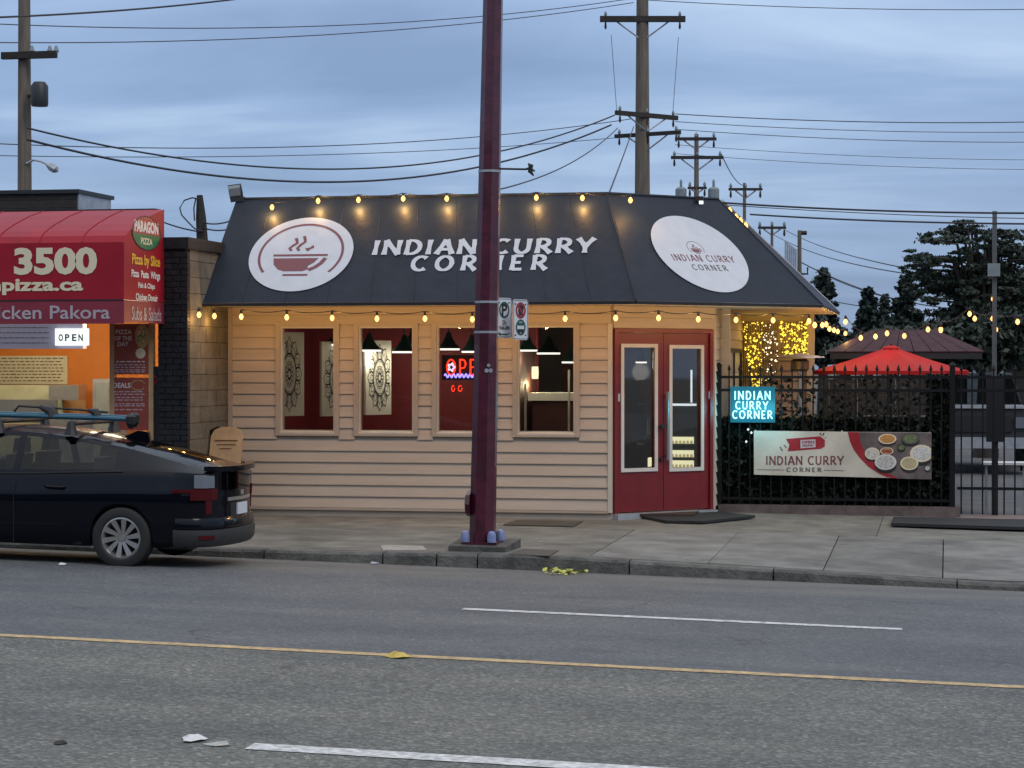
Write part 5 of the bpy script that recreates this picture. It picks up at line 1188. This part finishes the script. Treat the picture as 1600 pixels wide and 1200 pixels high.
for dx in (-.74, .74): MB().box(tx+dx-.14, tx+dx+.14, 14.05, 14.098, tg+.82, tg+1.02).build('headlight', 'clearlens', tk)
for dx in (-.85, .85):
    for y in (14.9, 18.0): MB().cyl((tx+dx-.12, y, tg+.38), (tx+dx+.12, y, tg+.38), .38, .38, 18).build('wheel', 'tyre', tk)
# dark house/sheds behind
sh = root('dark_shed', (6.2, 30, -.1), 'low dark shed across the parking lot', 'shed'); MB().box(3, 15, 30, 36, -.1, 2.1).build('wall', 'wooddk', sh); MB().prism([(2.7, 29.7, 2.1), (15.3, 29.7, 2.1), (15.3, 33, 3.0), (2.7, 33, 3.0)], UZ*.05).build('roof', 'darkmetal', sh); MB().box(4.6, 5.5, 29.95, 29.999, 0, 1.9).build('door', 'galv', sh)

# ================================================================== CAR
CS = .94; CX0 = -2.76; CYN = -7.22; CWd = .88
def cw(x, y, z): return V3(CX0 - x*CS, CYN + (CWd+y)*CS, road_z(CX0-x*CS, -6.6)+.01 + z*CS)     # y: -.88 near side, +.88 kerb side
car = root('parked_car', cw(2.3, 0, 0), 'black hatchback with roof rack parked at the kerb before the pizza shop', 'car')
xi = lambda x, a, b_: float(np.interp(x, a, b_))
def z_top(x): return xi(x, [0, .05, .25, .6, 1.0, 1.5, 2.0, 2.35, 2.7, 3.0, 3.3, 3.65, 4.0, 4.3, 4.5, 4.57], [1.03, 1.045, 1.085, 1.165, 1.255, 1.345, 1.395, 1.405, 1.39, 1.31, 1.17, .99, .93, .83, .70, .6])
def z_belt(x): return xi(x, [0, .3, 1.0, 2.0, 3.0, 3.6, 4.2, 4.57], [.97, .985, .975, .925, .89, .86, .76, .56])
def y_half(x): return xi(x, [0, .15, .5, 1.0, 2.3, 3.6, 4.2, 4.45, 4.57], [.72, .80, .86, .88, .88, .87, .82, .72, .6])
def y_roof(x): return xi(x, [0, .3, .8, 1.3, 2.3, 3.0, 3.6, 4.2, 4.57], [.60, .60, .58, .57, .60, .62, .68, .66, .5])
WR, W1, W2, WZ = .345, 1.0, 3.65, .30
def z_sill(x):
    z = xi(x, [0, .12, .5, .9, 3.9, 4.3, 4.57], [.36, .27, .21, .19, .19, .2, .26])
    for wx in (W1, W2):
        d = abs(x-wx)
        if d < WR: z = max(z, WZ+math.sqrt(WR*WR-d*d))
    return z
st = sorted(set([0, .04, .1, .18, .26, .35, .45, .53]+list(np.round(np.linspace(W1-WR, W1+WR, 19), 4))+[1.36, 1.45, 1.55, 1.7, 1.85, 2.0, 2.12, 2.2, 2.35, 2.5, 2.7, 2.85, 3.0, 3.15, 3.28]+list(np.round(np.linspace(W2-WR, W2+WR, 19), 4))+[4.06, 4.15, 4.25, 4.35, 4.45, 4.52, 4.57]))
def section(x):
    zs, zb, zt, yw, yr = z_sill(x), z_belt(x), z_top(x), y_half(x), y_roof(x); zr_ = max(zb+.012, zt-.055); zt = max(zt, zr_+.01)
    pts = []
    FS = (0, .08, .22, .42, .6, .72, .78, .92, 1); DY = (-.05, -.018, -.004, 0, -.008, -.004, -.022, -.04, -.062); zf = .2
    for f, dy in zip(FS, DY):
        za = zf+(zb-zf)*f
        if za < zs: za = zs+.0006*f; dy = float(np.interp((zs-zf)/(zb-zf), FS, DY))+(-.0 if f else -.03)
        pts.append((yw+dy, za))
    yb = yw-.062
    for f in (.1, .5, .9, 1.0):
        pts.append((yb+(yr-yb)*(f**1.15), zb+(zr_-zb)*f))
    for f in (.80, .5, .0): pts.append((yr*f, zr_+(zt-zr_)*(1-f*f)**.8 if f else zt))
    return pts
def bow(x, y):
    r = .20*(abs(y)/.8)**2.4*max(0, 1-x/.7)**1.3
    f = -.30*(abs(y)/.8)**2.2*max(0, (x-3.9)/.67)**1.2
    return x+r+f
secs = [section(x) for x in st]; npz = len(secs[0])
def glass_kind(i, j):
    x = (st[i]+st[i+1])/2
    tall = z_top(x)-.055-z_belt(x)
    if 9 <= j < 11 and tall > .10 and (1.12 < x < 2.14 or 2.22 < x < 3.22): return 'side_window'
    if j >= 12 and .27 < x < 1.22: return 'rear_window'
    if j >= 12 and 2.76 < x < 3.5: return 'windscreen'
    return None
parts = {}
for side in (-1, 1):
    for i in range(len(st)-1):
        for j in range(npz-1):
            k = glass_kind(i, j); key = (k, side if k == 'side_window' else 0); x_ = (st[i]+st[i+1])/2
            if k == 'side_window': key = (k, side, 0 if x_ < 2.18 else 1)
            b = parts.setdefault(key, {}); L = b.setdefault('m', MB()); 
            q = [(i, j), (i, j+1), (i+1, j+1), (i+1, j)]
            vv = []
            for a, c in q:
                kk = (a, c, side if secs[a][c][0] > 1e-6 else 0)
                if kk not in b: b[kk] = len(L.v); y, z_ = secs[a][c]; L.v.append(tuple(cw(bow(st[a], y), side*y, z_)))
                vv.append(b[kk])
            L.f.append(tuple(vv if side < 0 else vv[::-1]))
body = None
for key, b in parts.items():
    if key[0] is None:
        L = b['m']
        # rear and front end caps
        for i_ in (0, len(st)-1):
            rows = [[cw(bow(st[i_], t_*y), t_*y, z_) for t_ in np.linspace(-1, 1, 13)] for y, z_ in secs[i_]]
            L.grid(rows)
        body = L.build('body', 'paint', car, smooth=True)
for key, b in parts.items():
    if key[0]: b['m'].build(key[0], 'carglass', body if key[0] == 'side_window' else car, smooth='all')
def rear_patch(z0, z1, y0, y1, m, nm, o=.012, par=None, nzs=4, nys=8, xadd=0.0):
    P = []
    for z_ in np.linspace(z0, z1, nzs):
        row = []
        for y in np.linspace(y0, y1, nys):
            yy = max(-.76, min(.76, y)); row.append(cw(bow(0, yy)-o*(1-.8*(abs(yy)/.76)**4), y, z_))
        P.append(row)
    bk = [[p_+V3(-o*1.5, 0, 0) for p_ in r_] for r_ in P]
    b = MB(); b.grid(P)
    b.grid(bk)
    for (A, B_) in ((P[0], bk[0]), (P[-1], bk[-1])): b.grid([A, B_])
    b.grid([[r_[0] for r_ in P], [r_[0] for r_ in bk]]); b.grid([[r_[-1] for r_ in P], [r_[-1] for r_ in bk]])
    return b.build(nm, m, par or car, smooth=True)
rear_patch(.80, .985, -.50, .50, 'carglass', 'lower_rear_window', .006)
rear_patch(1.0, 1.05, -.64, .64, 'paint', 'spoiler', .07)
rear_patch(.50, .66, -.30, .30, 'black', 'plate_recess', .006)
pl = rear_patch(.535, .655, -.155, .155, 'plate', 'licence_plate', .022)
rear_patch(.685, .72, -.36, .36, 'rim', 'chrome_strip', .010); rear_patch(.735, .785, -.045, .045, 'rim', 'emblem', .014)
rear_patch(.44, .455, .28, .50, 'rim', 'badge', .03)
HP = [(0, 0), (.012, .25), (.05, .5), (.105, .64), (.155, .72), (.235, .785), (.34, .825), (.5, .858), (.66, .872)]
HL = np.concatenate([[0], np.cumsum([math.dist(a, c) for a, c in zip(HP, HP[1:])])])
def plan(l_, off):       # point on the plan outline of the tail, l_ metres round from the centre, pushed outwards by off
    sg = 1 if l_ >= 0 else -1; l_ = abs(l_); f = lambda q: (float(np.interp(q, HL, [p_[0] for p_ in HP])), float(np.interp(q, HL, [p_[1] for p_ in HP])))
    x, y = f(l_); x0, y0 = f(max(0, l_-.05)); x1, y1 = f(min(HL[-1], l_+.05)); tx_, ty_ = x1-x0, y1-y0; n_ = math.hypot(tx_, ty_)
    return x - ty_/n_*off, sg*(y + tx_/n_*off)
def band(l0, l1, prof, m, nm, n=18, par=None):    # prof: (z, offset) closed round, swept round the tail
    P = []
    for l_ in np.linspace(l0, l1, n):
        row = []
        for z_, of in prof+prof[:1]:
            x, y = plan(l_, of); row.append(cw(x, y, z_))
        P.append(row)
    b = MB(); b.grid(P)
    for r_ in (P[0], P[-1]): b.add(r_[:-1], [tuple(range(len(prof)))])
    return b.build(nm, m, par or car, smooth=True)
bp_ = band(-1.07, 1.07, [(.24, -.03), (.225, .0), (.27, .035), (.36, .045), (.40, .042), (.405, .0), (.40, -.03)], 'carplas', 'rear_bumper', 34)
band(-1.05, 1.05, [(.41, -.03), (.41, .030), (.47, .034), (.52, .012), (.53, -.03)], 'paint', 'bumper_upper', 34)
for s_ in (-1, 1):
    q = lambda a, c: (s_*a, s_*c)
    band(*q(.62, .86), [(.84, -.03), (.83, .012), (.955, .010), (.96, -.03)], 'clearlens', 'tail_lens', 8)
    band(*q(.58, .90), [(.70, -.03), (.705, .012), (.82, .016), (.825, -.03)], 'tailred', 'tail_lamp', 8)
    band(*q(.66, .74), [(.56, -.03), (.565, .010), (.70, .012), (.70, -.03)], 'tailred', 'tail_lamp', 5)
    band(*q(.66, .82), [(.30, .0), (.305, .050), (.345, .052), (.35, .0)], 'tailred', 'rear_reflector', 6)
    band(*q(.88, 1.09), [(.775, -.02), (.78, .010), (.812, .012), (.815, -.02)], 'tailred', 'tail_lamp', 6)
    b = MB(); b.tube([cw(1.62, s_*.868, .80), cw(1.64, s_*.90, .80), cw(1.80, s_*.90, .805), cw(1.83, s_*.868, .805)], .013, 6); b.build('door_handle', 'paint', car)
    b = MB(); b.tube([cw(bow(x, .86), s_*(y_half(x)-.057), z_belt(x)+.004) for x in np.linspace(1.0, 3.3, 14)], .008, 5); b.build('window_trim', 'darkmetal', car)
    b = MB(); b.tube([cw(x, s_*(y_half(x)-.004), z_sill(x)+.01) for x in (2.17, 2.171)]+[cw(2.17, s_*.879, z_) for z_ in (.3, .5, .7, .85)], .003, 4); b.build('door_seam', 'black', car)
    b = MB(); b.lathe(cw(3.05, s_*.99, .93), [(.02, -.05), (.10, -.03), (.11, .03), (.05, .07)], 10); b.build('mirror', 'paint', car, smooth=True)
    for wx in (W1, W2):
        c = cw(wx, s_*.79, WZ); d = V3(0, s_, 0)
        ringp = [(.205, .075), (.225, .095), (.285, .10), (.308, .085), (.315, .05), (.315, -.07), (.2, -.1)]
        b = MB(); n_ = 36; vs_ = [c+(V3(math.cos(t_), 0, math.sin(t_))*r_+d*h_)*CS for r_, h_ in ringp for t_ in np.linspace(0, 2*math.pi, n_+1)[:-1]]
        b.add(vs_, [(k*n_+i, k*n_+(i+1) % n_, (k+1)*n_+(i+1) % n_, (k+1)*n_+i) for k in range(len(ringp)-1) for i in range(n_)]); wh = b.build('wheel', 'tyre', car, smooth=True)
        b = MB(); rp = [(.205, .05), (.212, .082), (.196, .085), (.185, .06), (.17, .0), (.165, -.08)]
        vs_ = [c+(V3(math.cos(t_), 0, math.sin(t_))*r_+d*h_)*CS for r_, h_ in rp for t_ in np.linspace(0, 2*math.pi, n_+1)[:-1]]
        b.add(vs_, [(k*n_+i, k*n_+(i+1) % n_, (k+1)*n_+(i+1) % n_, (k+1)*n_+i) for k in range(len(rp)-1) for i in range(n_)])
        for k in range(10):
            t0 = 2*math.pi*k/10; t1 = t0+.16; r_ = V3(math.cos(t0), 0, math.sin(t0)); r1_ = V3(math.cos(t1), 0, math.sin(t1)); tn = V3(-math.sin(t0), 0, math.cos(t0))
            w0, w1_ = .016, .030
            b.add([c+(r_*.04-tn*w0+d*.055)*CS, c+(r_*.04+tn*w0+d*.055)*CS, c+(r1_*.195+tn*w1_+d*.078)*CS, c+(r1_*.195-tn*w1_+d*.078)*CS, c+(r_*.04-tn*w0+d*.02)*CS, c+(r_*.04+tn*w0+d*.02)*CS, c+(r1_*.195+tn*w1_+d*.04)*CS, c+(r1_*.195-tn*w1_+d*.04)*CS], [(0, 1, 2, 3), (4, 7, 6, 5), (0, 4, 5, 1), (1, 5, 6, 2), (2, 6, 7, 3), (3, 7, 4, 0)])
        b.cyl(c+d*.02, c+d*.062*CS, .05*CS, .036*CS, 16); b.build('rim', 'rim', wh)
        b = MB(); b.cyl(c-d*.06, c-d*.02, .17*CS, .17*CS, 24); b.build('brake_disc', 'black', wh)
# dark inner shell: floor, arch liners, seats
b = MB(); b.obox(cw(.3, -.78, .2), cw(4.3, -.78, .2)-cw(.3, -.78, .2), cw(.3, .78, .2)-cw(.3, -.78, .2), UZ*.1*CS); b.build('floor_pan', 'black', car)
b = MB(); b.obox(cw(.25, -.70, .45), cw(1.2, -.70, .45)-cw(.25, -.70, .45), cw(.25, .70, .45)-cw(.25, -.70, .45), UZ*.44*CS); b.build('cargo_cover', 'black', car)
for sx, ys_ in ((1.35, (-.45, .0, .45)), (2.35, (-.38, .38))):
    for y in ys_:
        b = MB(); wd2 = .21
        b.prism([cw(sx, y-wd2, .5), cw(sx+.12, y-wd2, .5), cw(sx+.02, y-wd2, 1.1), cw(sx-.1, y-wd2, 1.1)], (0, 2*wd2*CS, 0)); b.build('seat', 'carplas', car)
        b = MB(); b.prism([cw(sx-.11, y-.12, 1.12), cw(sx+.0, y-.12, 1.12), cw(sx-.02, y-.1, 1.27), cw(sx-.10, y-.1, 1.27)], (0, .23*CS, 0)); b.build('headrest', 'black', car)
# roof rack with teal rails
def rk(x, y, z_): return cw(x, y, z_-.055)
for x in (1.65, 2.45):
    b = MB(); b.tube([rk(x, -.62, 1.41), rk(x, -.60, 1.50), rk(x, .60, 1.50), rk(x, .62, 1.41)], .022, 8); b.build('roof_crossbar', 'darkmetal', car)
    for s_ in (-1, 1): b = MB(); b.lathe(rk(x, s_*.6, 1.38), [(.07, 0), (.055, .05), (.035, .13), (.01, .15)], 10); b.build('rack_foot', 'black', car)
for y, m in ((-.40, 'tealrack'), (.10, 'tealrack')):
    b = MB(); x0_ = 1.05 if y < 0 else 1.2
    b.tube([rk(x0_, y, 1.555), rk(1.4, y, 1.56), rk(3.2, y, 1.56)], .023, 8); b.build('carrier_rail', m, car, smooth=True)
    b = MB(); b.lathe(rk(x0_+.02, y, 1.51), [(.02, -.05), (.05, 0), (.055, .07), (.02, .1)], 8); b.build('rail_end_clamp', 'black', car)
b = MB(); b.tube([rk(1.35, -.33, 1.62), rk(1.7, -.33, 1.64), rk(2.35, -.33, 1.66), rk(2.4, -.33, 1.60)], .012, 6); b.build('carrier_arm', 'black', car)
b = MB(); b.tube([rk(1.95, -.36, 1.55), rk(1.98, -.36, 1.62), rk(2.1, -.36, 1.66)], [.07, .055, .02], 8); b.build('carrier_clamp', 'black', car, smooth=True)
b = MB(); b.tube([rk(1.45, -.36, 1.55), rk(1.48, -.36, 1.62), rk(1.55, -.36, 1.64)], [.05, .045, .02], 8); b.build('carrier_clamp', 'black', car, smooth=True)
b = MB(); b.prism([cw(1.0, -.02, 1.24), cw(1.30, -.02, 1.30), cw(1.14, -.02, 1.37), cw(1.02, -.02, 1.36)], (0, .05, 0)); b.build('roof_antenna', 'paint', car)

# ================================================================== POLES, WIRES, TREES BEHIND
def upole(px, D_, label, py_top, w_px, arms, group='utility poles behind the restaurant', name='utility_pole', lean=0):
    bse = atD(px, 570, D_); x, y = bse[0], bse[1]; zt = atD(px, py_top, D_)[2]; sc = D_/F
    t = root(name, (x, y, -.3), label, 'utility pole', group)
    MB().cyl((x, y, -.3), (x+lean, y, zt), w_px*sc*.62, w_px*sc*.34, 10).build('shaft', 'wood', t, smooth=True)
    for (py, xa, xb, th, dpt, nins) in arms:
        zA = atD(px, py, D_)[2]; a = atD(xa, py, D_); c = atD(xb, py, D_); d = (c-a); d[2] = 0; d = d + FH*dpt
        st_ = V3(a[0], a[1], zA) - FH*(dpt/2) - FH*(w_px*sc*.45)
        b = MB(); u = unit(d); b.obox(st_-np.cross(u, UZ)*th*sc*.4, d, np.cross(u, UZ)*th*sc*.8, UZ*th*sc); b.build('crossarm', 'wooddk', t)
        for k in range(nins):
            f = (k+.15)/(nins-.7) if nins > 1 else .5
            p = st_+d*min(.98, f); MB().lathe(p+UZ*th*sc, [(.02*D_/60, 0), (.045*D_/60, .04*D_/60), (.035*D_/60, .09*D_/60), (.015*D_/60, .13*D_/60)], 7).build('insulator', 'transf', t)
            MB().lathe(p-UZ*.2*D_/60, [(.015*D_/60, 0), (.035*D_/60, .06*D_/60), (.02*D_/60, .19*D_/60)], 6).build('insulator', 'wooddk', t)
        m_ = st_+d/2; b = MB()
        for f in (.2, .8): b.tube([st_+d*f, V3(m_[0], m_[1], zA-abs(xb-xa)*sc*.22)], .018*D_/50, 4)
        b.build('brace', 'galv', t)
    return t, zt
up1, zt1 = upole(1003.5, 55, 'tall weathered wooden utility pole with three crossarms behind the awning corner', -110, 25, [(36, 937, 1070, 9, 0, 3), (185, 960, 1060, 7, 1.2, 3), (214, 962, 1060, 6, -1.0, 3)])
up2, zt2 = upole(1088, 82, 'utility pole with two crossarms and transformers behind the corner disc', 210, 10, [(220, 1056, 1119, 5, 0, 3), (249, 1048, 1130, 5, 0, 3), (296, 1074, 1104, 4, 0, 2)])
for px in (1064, 1115):
    p = atD(px, 300, 82); MB().lathe(p-UZ*.45, [(.20, 0), (.21, .1), (.21, .55), (.15, .62)], 12).build('transformer', 'transf', up2, smooth=True); MB().lathe(p+UZ*.15, [(.05, 0), (.05, .25), (.02, .32)], 7).build('bushing', 'transf', up2)
upole(1163, 120, 'slim utility pole above the bulbs on the awning hip', 286, 7, [(298, 1138, 1191, 4, 0, 3)])
upole(1206, 160, 'distant utility pole just right of the awning hip', 347, 6, [(358, 1184, 1228, 4, 0, 3)])
t, _ = upole(1249, 60, 'thick dark post with short arm rising behind the awning', 360, 9, [], name='dark_utility_post', group=None)
p = atD(1249, 364, 60); MB().tube([p, p+RT*.2], .06, 5).build('arm', 'wooddk', t); p = atD(1252, 428, 59.6); MB().tube([p, p+RT*.17, p+RT*.17+UZ*.18], .03, 5).build('lower_arm', 'wooddk', t)
a = atD(1225, 374, 59); t = root('pole_sign_board', a, 'grey slatted signboard standing beside the dark post', 'signboard')
for k in range(6):
    u0 = k*.055*3; p = atD(1226+k*3.2, 376+k*2.6, 59+k*.1); MB().box(p[0], p[0]+.045, p[1], p[1]+.05, -.3, p[2]).build('slat', 'galv', t)
# timber post with wire loop at left
t = root('timber_post', atY(316, 372, 6)*V3(1, 1, 0), 'short dark timber post with a wire loop behind the block wall', 'post'); p = atY(316, 375, 6); q = atY(312, 305, 6)
b = MB(); b.tube([V3(p[0], 6, 2.8), V3(p[0], 6, p[2]), V3((p[0]+q[0])/2, 6, (p[2]+q[2])/2), q], [.10, .095, .085, .05], 8); b.build('shaft', 'wooddk', t, smooth=True)
b = MB(); b.tube([atY(x, y, 5.9) for x, y in ((312, 311), (300, 309), (288, 313), (281, 325), (284, 336), (294, 347), (304, 357), (316, 362))], .012, 5); b.tube([atY(x, y, 5.9) for x, y in ((306, 310), (303, 325), (304, 345))], .012, 5); b.build('wire_loop', 'wire', t)
# left pole with transformer and lamp
t = root('utility_pole', atY(40, 600, 9)*V3(1, 1, 0), 'utility pole with transformer and street lamp at the left edge', 'utility pole'); p = atY(39, 560, 9); MB().cyl((p[0], 9, 0), (p[0], 9, 9), .15, .10, 10).build('shaft', 'wood', t, smooth=True)
a = atY(5, 88, 8.9); c = atY(90, 88, 8.9); MB().box(a[0], c[0], 8.8, 8.9, a[2]-.06, a[2]+.06).build('crossarm', 'wooddk', t)
for px in (50, 78, 88): q = atY(px, 84, 8.85); MB().lathe(q, [(.02, 0), (.05, .05), (.02, .14)], 7).build('insulator', 'transf', t)
q = atY(62, 166, 8.8); MB().lathe(q, [(.14, 0), (.15, .05), (.15, .35), (.10, .42)], 12).build('transformer', 'darkmetal', t, smooth=True); MB().tube([q+UZ*.2, V3(p[0], 9, q[2]+.2)], .03, 5).build('transformer_bracket', 'darkmetal', t)
b = MB(); b.tube([atY(x, y, 8.9) for x, y in ((41, 256), (52, 250), (64, 252), (74, 257))], .02, 6); b.build('lamp_arm', 'galv', t); q = atY(80, 262, 8.9); b = MB(); b.tube([atY(72, 257, 8.9), atY(79, 260, 8.9), atY(87, 265, 8.9), atY(90, 268, 8.9)], [.02, .075, .07, .02], 8); b.build('lamp_head', 'galv', t, smooth=True)
# wires
def wire(name, label, p, q, sag, r, group='overhead power lines', ext=(0, 0)):
    p = np.array(p); q = np.array(q); o = MB().tube([p*(1-s_)+q*s_-UZ*sag*4*s_*(1-s_) for s_ in np.linspace(-.8 if ext[0] else 0, 1.8 if ext[1] else 1, 41)], r, 5).build('overhead_wire', 'wire', at=p); return ids(o, label, 'wire', group)
W = [
 ('thick dark cable across the top left corner', atD(-60, 29, 24), atD(420, -8, 30), .05, .012),
 ('thin upper wire crossing the sky at the left', atD(-60, 0, 26), atD(330, -20, 30), .03, .007),
 ('sagging cable from the left pole to the tall pole', atD(42, 200, 38), atD(960, 180, 55), 1.0, .018),
 ('lowest sagging cable from the left pole to the tall pole', atD(42, 218, 38), atD(955, 195, 55), 1.05, .022),
 ('thin high wire from the left to the tall pole top', atD(-60, 35, 40), atD(985, -2, 55), .35, .010),
 ('second thin wire from the left to the tall pole', atD(-60, 66, 40), atD(990, 4, 55), .3, .010),
 ('third thin wire running left from the middle crossarm', atD(-60, 222, 40), atD(985, 186, 55), .35, .010),
 ('fourth faint wire running left from the lower crossarm', atD(-60, 242, 40), atD(965, 215, 55), .2, .008),
 ('wire dropping from the tall pole to the restaurant roof', atD(965, 200, 54), atD(742, 304, 28.5), .25, .012),
 ('steep wire from the crossarm down to the awning crease', atD(990, 198, 54), atY(952, 301, .5), .02, .012),
 ('long wire running right from the top of the tall pole', atD(1010, 0, 55), atD(1640, 14, 55), .1, .010),
 ('long wire running right from the middle crossarm', atD(1055, 178, 55), atD(1640, 190, 55), .1, .012),
 ('second wire running right below the middle crossarm', atD(1055, 190, 55), atD(1640, 206, 58), .1, .009),
 ('third wire running right from the lower crossarm', atD(1055, 202, 55), atD(1640, 222, 58), .1, .009),
 ('faint wire running right at transformer height', atD(1055, 226, 60), atD(1640, 250, 60), .1, .007),
 ('faint lower wire running right behind the transformers', atD(1055, 240, 60), atD(1640, 265, 60), .1, .007),
 ('heavy black cable leaving the awning corner to the right', atY(1118, 316, 2.0), atD(1640, 333, 27.5), .04, .013),
 ('second heavy black cable below it to the right', atY(1172, 335, 3.2), atD(1640, 350, 27.5), .03, .012),
 ('thin wire between the heavy cables at the right', atY(1130, 320, 2.4), atD(1640, 342, 29), .03, .006),
 ('slanting wire from the distant pole to the big tree', atD(1228, 360, 150), atD(1450, 425, 70), .3, .022),
 ('second slanting wire from the distant pole to the tree', atD(1206, 365, 150), atD(1450, 432, 70), .4, .022),
 ('slanting wire from the dark post down to the trees', atD(1252, 410, 60), atD(1470, 480, 60), .2, .016),
 ('faint slanting wire above the conifer at the right', atD(1300, 435, 90), atD(1420, 472, 80), .1, .016),
 ('lowest slanting wire at the right above the umbrella', atD(1290, 468, 80), atD(1420, 482, 80), .1, .016),
 ('upper wire stub running left above the block wall', atY(312, 362, 5.9), atY(250, 345, 5), .02, .012),
 ('wire running from the timber post to the roof', atY(318, 348, 6), atY(372, 340, 4), .05, .012),
 ('lower wire running from the timber post to the roof', atY(318, 356, 6), atY(366, 356, 4), .04, .012),
 ('left jumper wire hanging from the top crossarm', atD(955, 55, 54.5), atD(964, 178, 54.5), .0, .007),
 ('right jumper wire hanging from the top crossarm', atD(1060, 58, 54.5), atD(1051, 180, 54.5), .0, .007),
 ('jumper wire from the transformers pole to the right', atD(1126, 238, 82), atD(1163, 290, 120), .3, .02),
]
for lab, p, q, sg, r_ in W:
    x0_, x1_ = ((p-CAM)@RT)/((p-CAM)@FW), ((q-CAM)@RT)/((q-CAM)@FW)
    wire('overhead_wire', lab, p, q, sg, r_, ext=(x0_ < -.24, x1_ > .24))     # lines that leave the view go on

def tree(name, label, px, D_, blobs, n, size, m='leafed', trunk_r=.2, group=None, limbs=True, cat='tree', droop=0.0):
    bse = atD(px, 570, D_); x, y = bse[0], bse[1]; t = root(name, (x, y, -.5), label, cat, group); sc = D_/F
    cs = [(atD(bx_, by_, D_+bd), rx*sc, rz*sc) for bx_, by_, rx, rz, bd in blobs]
    vol = np.array([a*a*c for _, a, c in cs]); vol = vol**.8; cnt = (n*vol/vol.sum()).astype(int); P = []
    for (c, a, h), k in zip(cs, cnt):
        ncl = max(6, k//45); g = r2.normal(size=(ncl, 3)); g /= np.linalg.norm(g, axis=1, keepdims=True); rad = r2.uniform(.35, 1.08, (ncl, 1))**.6; g = g*rad*np.array([a, a*.9, h])+c
        idx = r2.integers(0, ncl, k); P.append(g[idx]+r2.normal(size=(k, 3))*np.array([a*.17, a*.17, h*.10]))
    leaves('crown', m, t, np.concatenate(P), size, None, droop=droop)
    zt = max(c[2] for c, _, _ in cs); b = MB(); b.tube([(x, y, -.5), (x+.05, y, zt*.4), (x, y, zt*.8)], [trunk_r, trunk_r*.6, trunk_r*.2], 8)
    if limbs:
        for c, a, h in cs:
            k_ = .5 if len(cs) < 20 else .16; b.tube([(x, y, zt*.35), ((x+c[0])/2, (y+c[1])/2, c[2]-h*.5), tuple(c)], [trunk_r*k_, trunk_r*k_*.6, .02], 6)
    b.build('trunk', 'bark', t, smooth=True); return t
def conifer(name, label, px, D_, py_top, w_px, n, group=None, py_bot=560, size=.16):
    bse = atD(px, 570, D_); x, y = bse[0], bse[1]; zt = atD(px, py_top, D_)[2]; zb = atD(px, py_bot, D_)[2]; R0 = w_px*D_/F/2; t = root(name, (x, y, -.5), label, 'tree', group)
    nb = 90; P = []
    for k in range(nb):
        f = (k/nb)**.85; z_ = zt-(zt-zb)*f; L_ = R0*(.12+.95*f)*r2.uniform(.6, 1.12); a = r2.uniform(0, 6.283); m_ = max(6, int(n/nb*(.3+1.3*f))); s_ = r2.random(m_)**.7
        P.append(np.stack([x+np.cos(a)*L_*s_+r2.normal(0, .07*R0, m_), y+np.sin(a)*L_*s_+r2.normal(0, .07*R0, m_), z_-.35*L_*s_+r2.normal(0, .05*R0, m_)+.12*L_*s_**3], 1))
    leaves('crown', 'conifer', t, np.concatenate(P), size, None, droop=.3); MB().cyl((x, y, -.5), (x, y, zt), .22, .02, 8).build('trunk', 'bark', t); return t
GT = 'trees beyond the parking lot'
rt = random.Random(11); bl_ = []
for k in range(75):
    a_ = rt.uniform(0, 6.283); q_ = rt.random()**.5; bx_ = 1530+108*q_*math.cos(a_); by_ = 425-72*q_*math.sin(a_)
    if bx_ < 1475 and 385 < by_ < 400: continue
    bl_.append((bx_, by_+(bx_-1530)*.02, rt.uniform(16, 34), rt.uniform(5, 10), rt.uniform(-1.5, 1.5)))
bl_ += [(1448+rt.uniform(0, 60), y_, rt.uniform(22, 34), 5, rt.uniform(-.5, .5)) for y_ in (368, 376, 405, 420, 440)]
bl_ += [(1545, 430, 50, 30, .5), (1520, 455, 55, 25, .5), (1575, 400, 40, 25, .5), (1540, 490, 70, 30, 0), (1600, 460, 60, 50, 0), (1480, 505, 50, 22, 0)]
tree('broadleaf_tree', 'big dark feathery tree at the right edge of the sky', 1540, 48, bl_, 30000, .058, trunk_r=.3, group=GT)
conifer('conifer_tree', 'dark conifer standing just right of the awning end', 1286, 62, 424, 95, 7000, GT, 560, .11)
conifer('conifer_tree', 'low wide conifer left of the big feathery tree', 1357, 60, 452, 78, 7000, GT, 560, .11)
conifer('conifer_tree', 'conifer in front of the big feathery tree', 1415, 58, 432, 90, 8000, GT, 565, .11)
conifer('conifer_tree', 'short conifer between the two wider conifers', 1383, 66, 462, 60, 5000, GT, 560, .11)
tree('hedge_tree', 'dark round bush behind the gazebo roof', 1440, 42, [(1400, 545, 80, 30, 0), (1480, 540, 80, 40, 0), (1560, 530, 70, 45, 0), (1340, 560, 50, 22, 0)], 12000, .09, trunk_r=.12, group=GT)
